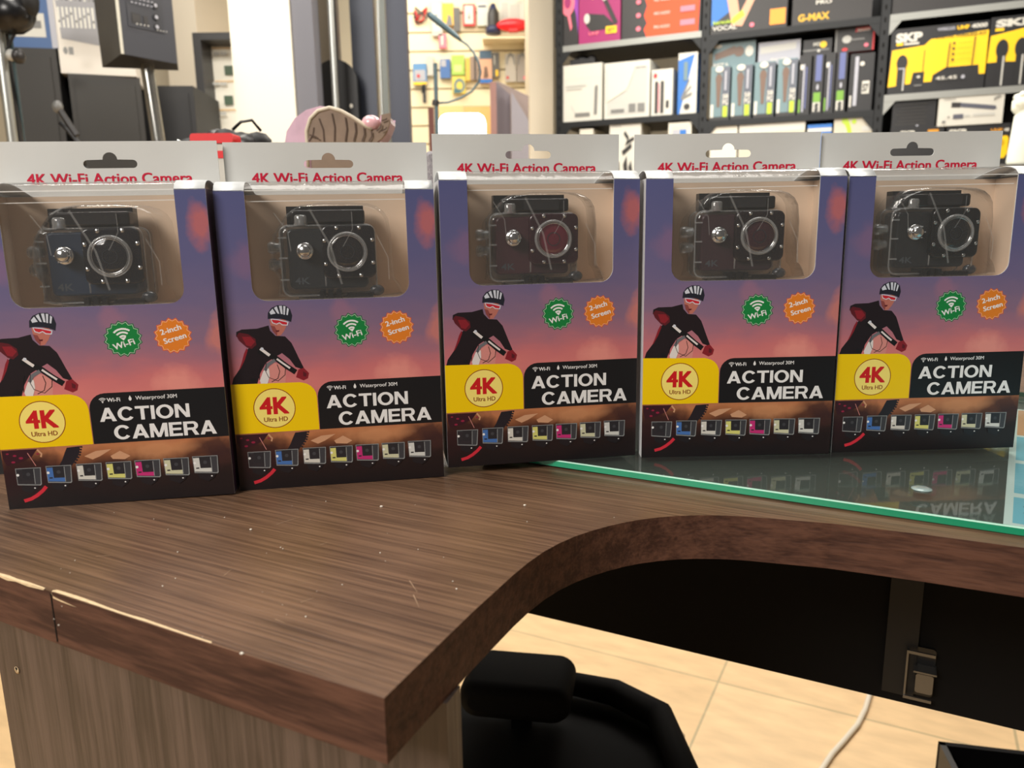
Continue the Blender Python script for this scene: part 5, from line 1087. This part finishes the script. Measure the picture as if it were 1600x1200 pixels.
# curved ornament: ribbed brown inside, iridescent pink shell outside
YO = .95
def o3(x, y, Y=YO): return at(x, y, Y)
base = o3(530, 250); orn = tag(empty('curved_ornament', (base.x, YO, TOP)), 'curled ornament with ribbed brown hollow and shiny pink shell behind the second carton', 'ornament')
def ol(x, y, dy=0): p = o3(x, y, YO); return (p.x - base.x, dy, p.z - TOP)
brn = mat('ribbed_brown', (138, 116, 98), .6, noise=.12, nscale=60); pnk = mat('pink_shell', (226, 190, 208), .2, coat=.6, noise=.15, nscale=30); rimm = mat('shell_rim', (216, 202, 180), .5); brd = mat('brown_groove', (84, 66, 56), .8)
hollow = [(486, 224), (482, 210), (486, 190), (496, 178), (514, 172), (530, 175), (548, 185), (565, 196), (580, 204), (590, 203), (596, 194), (597, 180), (610, 177), (610, 190), (605, 206), (598, 216), (588, 224)]
outer = [(455, 260), (444, 224), (447, 205), (460, 184), (478, 171), (500, 165), (516, 168), (532, 173), (550, 183), (567, 193), (580, 201), (588, 200), (592, 192), (594, 180), (608, 179), (608, 190), (602, 206), (594, 220), (586, 262)]
m = MB(); q = [(ol(*p)[0], ol(*p)[2]) for p in outer]; zlow = 0; q2 = [(q[0][0], .0)] + q[0:] + [(q[-1][0], .0)]
m.prism_y([(x, z_) for x, z_ in q2], .002, .05, pnk, smooth=False); m.build('shell', orn, bevel=.004)
m = MB(); q = [(ol(*p)[0], ol(*p)[2]) for p in hollow]; q = [(q[0][0], .10)] + q + [(q[-1][0], .10)]
m.prism_y(q, -.004, .003, brn); m.sheet(0, 0, 1, 1, -.0042, .0003)
for (x0, y0, x1, y1) in [(492, 200, 484, 222), (500, 186, 508, 222), (520, 178, 524, 222), (541, 184, 541, 222), (556, 192, 554, 222), (570, 200, 567, 222), (582, 206, 578, 222), (597, 195, 590, 206), (606, 186, 598, 190), (606, 200, 597, 206), (486, 212, 500, 218)]:
    A_, B_ = ol(x0, y0), ol(x1, y1); m.line([(A_[0], A_[2]), ((A_[0] + B_[0]) / 2 + .002, (A_[2] + B_[2]) / 2), (B_[0], B_[2])], .0016, brd)
m.build('ribbed_hollow', orn)
m = MB(); m.tube([Vector(ol(*p)) + Vector((0, -.004, 0)) for p in ((483, 262), (481, 222), (480, 205), (486, 186), (498, 174), (516, 169), (534, 174), (552, 184), (570, 196), (582, 203))], .0022, rimm, 8); m.build('rim', orn)
m = MB(); A_ = ol(579, 190); m.ball((A_[0], .004, A_[2] - .002), .012, .012, .010, mat('pink_knob', (236, 184, 190), .2, coat=.5), 14); m.build('pink_tip', orn);

a = at(520, 262, .9); m = MB(); m.box(0, .03, 0, .02, 0, .215, mat('lime_pack', (222, 224, 130), .5))
tag(m.build('lime_pack', None, (at(519, 250, .88).x, .88, TOP)), 'pale lime coloured packet seen through the second hanging hole', 'packet')
# patterned cloth between the second and third cartons
a = at(664, 236, .80); b_ = at(684, 236, .80); m = MB(); cloth = bpy.data.materials.new('marbled_cloth'); cloth.use_nodes = True
nt = cloth.node_tree; nn_ = nt.nodes.new('ShaderNodeTexNoise'); nn_.inputs['Scale'].default_value = 60; nn_.inputs['Distortion'].default_value = 2.5
rr = nt.nodes.new('ShaderNodeValToRGB'); rr.color_ramp.elements[0].position = .42; rr.color_ramp.elements[0].color = lin((40, 40, 52)); rr.color_ramp.elements[1].position = .58; rr.color_ramp.elements[1].color = lin((206, 200, 204))
nt.links.new(nn_.outputs[0], rr.inputs[0]); nt.links.new(rr.outputs[0], nt.nodes['Principled BSDF'].inputs['Base Color'])
m.rbox(0, b_.x - a.x, 0, .02, 0, a.z - TOP, .004, cloth, bev=.003)
tag(m.build('marbled_pouch', None, (a.x, .80, TOP)), 'grey and white marbled pouch in the gap left of the middle carton', 'pouch')
# black case just behind the leftmost carton
a = on(-40, 744, TOP); b_ = on(4, 744, TOP)
tag(MB().box(-.12, 0, 0, .06, 0, .11, black_matt).build('black_case', None, (b_.x + .002, b_.y + .005, TOP), (0, 0, .1), bevel=.003), 'plain black case peeking out left of the leftmost carton', 'case')

# ================================================================== UNDER THE COUNTER
ch_ = tag(empty('office_chair', (.06, .83, 0)), 'black padded office chair pushed under the curved cutout of the counter', 'chair')
vin = mat('black_vinyl', (9, 9, 9), .8, spec=.15); vin2 = mat('black_plastic_chair', (8, 8, 8), .6, spec=.2)
def cl(v): return (v[0] - .06, v[1] - .83, v[2])
m = MB(); pa = on(730, 1040, .55); pb = on(872, 1052, .55)
ax = Vector((pb.x - pa.x, pb.y - pa.y, 0)); m.rbox(0, ax.length + .02, -.055, .02, -.045, 0, .02, vin, bev=.012, seg=6)
m.build('armrest', ch_, cl((pa.x, pa.y + .01, .555)), (0, 0, math.atan2(ax.y, ax.x)))
m = MB(); m.box(-.012, .012, -.02, .02, .30, .51, vin2); m.build('arm_support', ch_, cl(((pa.x + pb.x) / 2 + .01, pa.y - .0, 0)))
m = MB(); P0, P1, P2 = on(885, 1066, .50), on(960, 1082, .50), on(1030, 1118, .50)
m.tube([cl(p) for p in (P0, P1, P2, P2 + Vector((.012, -.10, -.01)), P2 + Vector((.012, -.2, -.02)))], .016, vin, 12, [.014, .016, .017, .016, .015])
sp_ = [on(x, y, .48) for x, y in ((700, 1085), (885, 1062), (960, 1080), (1030, 1114), (1044, 1150), (1046, 1240), (700, 1240))]
m.prism_z([cl(p)[:2] for p in sp_], .16, .48, vin); m.build('seat', ch_)
m = MB(); m.cyl((0, -.1, .08), (0, -.1, .42), .03, vin2)
for k in range(5): t = k * 1.256; m.cyl((0, -.1, .09), (.28 * math.cos(t), -.1 + .28 * math.sin(t), .06), .02, vin2); m.ball((.28 * math.cos(t), -.1 + .28 * math.sin(t), .03), .03, .02, .03, vin2, 10)
m.build('base', ch_)
# crumpled tan bag hanging at the chair's side
m = MB(); Q = [on(x, y, .44) for x, y in ((1036, 1118), (1050, 1128), (1060, 1150), (1070, 1162), (1066, 1180), (1058, 1215), (1030, 1215), (1036, 1170))]
o_ = Q[0]; m.prism_z([(p.x - o_.x, p.y - o_.y) for p in Q], 0, .012, mat('tan_bag', (170, 140, 100), .5, noise=.2, nscale=30))
tag(m.build('plastic_bag', None, (o_.x, o_.y, .44)), 'crumpled tan plastic bag beside the black chair', 'bag')
# cable on the floor
m = MB(); P = [on(x, y, .006) for x, y in ((1368, 1060), (1358, 1088), (1352, 1108), (1340, 1132), (1318, 1158), (1300, 1178), (1284, 1202), (1262, 1250))]
o_ = Vector((P[0].x, P[0].y, 0)); m.tube([p - o_ for p in P], .0058, mat('white_cable', (216, 206, 188), .4), 8)
tag(m.build('floor_cable', None, o_), 'white cable lying across the light wood-look floor', 'cable')
# black bin at the lower right
Z_ = .35; A_ = on(1466, 1158, Z_); B_ = on(1640, 1178, Z_); dx = (B_ - A_); an = math.atan2(dx.y, dx.x); L_ = dx.length
bn = tag(empty('open_black_bin', (A_.x, A_.y, 0), an), 'open black box with a round grey thing inside, lower right corner', 'bin')
m = MB(); m.box(0, .008, -.30, 0, 0, Z_, mat('bin_side', (40, 38, 36), .5)); m.box(0, L_, -.008, 0, 0, Z_, near_black); m.box(L_ - .008, L_, -.3, 0, 0, Z_, near_black); m.box(0, L_, -.3, -.292, 0, Z_, near_black); m.box(0, L_, -.3, 0, 0, .01, near_black); m.build('bin_shell', bn)
m = MB(); c2 = on(1590, 1200, Z_ - .04); m.lathe([(0, .03), (.05, .028), (.09, .012), (.10, 0), (.10, -.1), (0, -.1)], (.17, -.12, Z_ - .07), mat('grey_disc', (74, 76, 80), .5), n=32); m.build('grey_disc', bn)
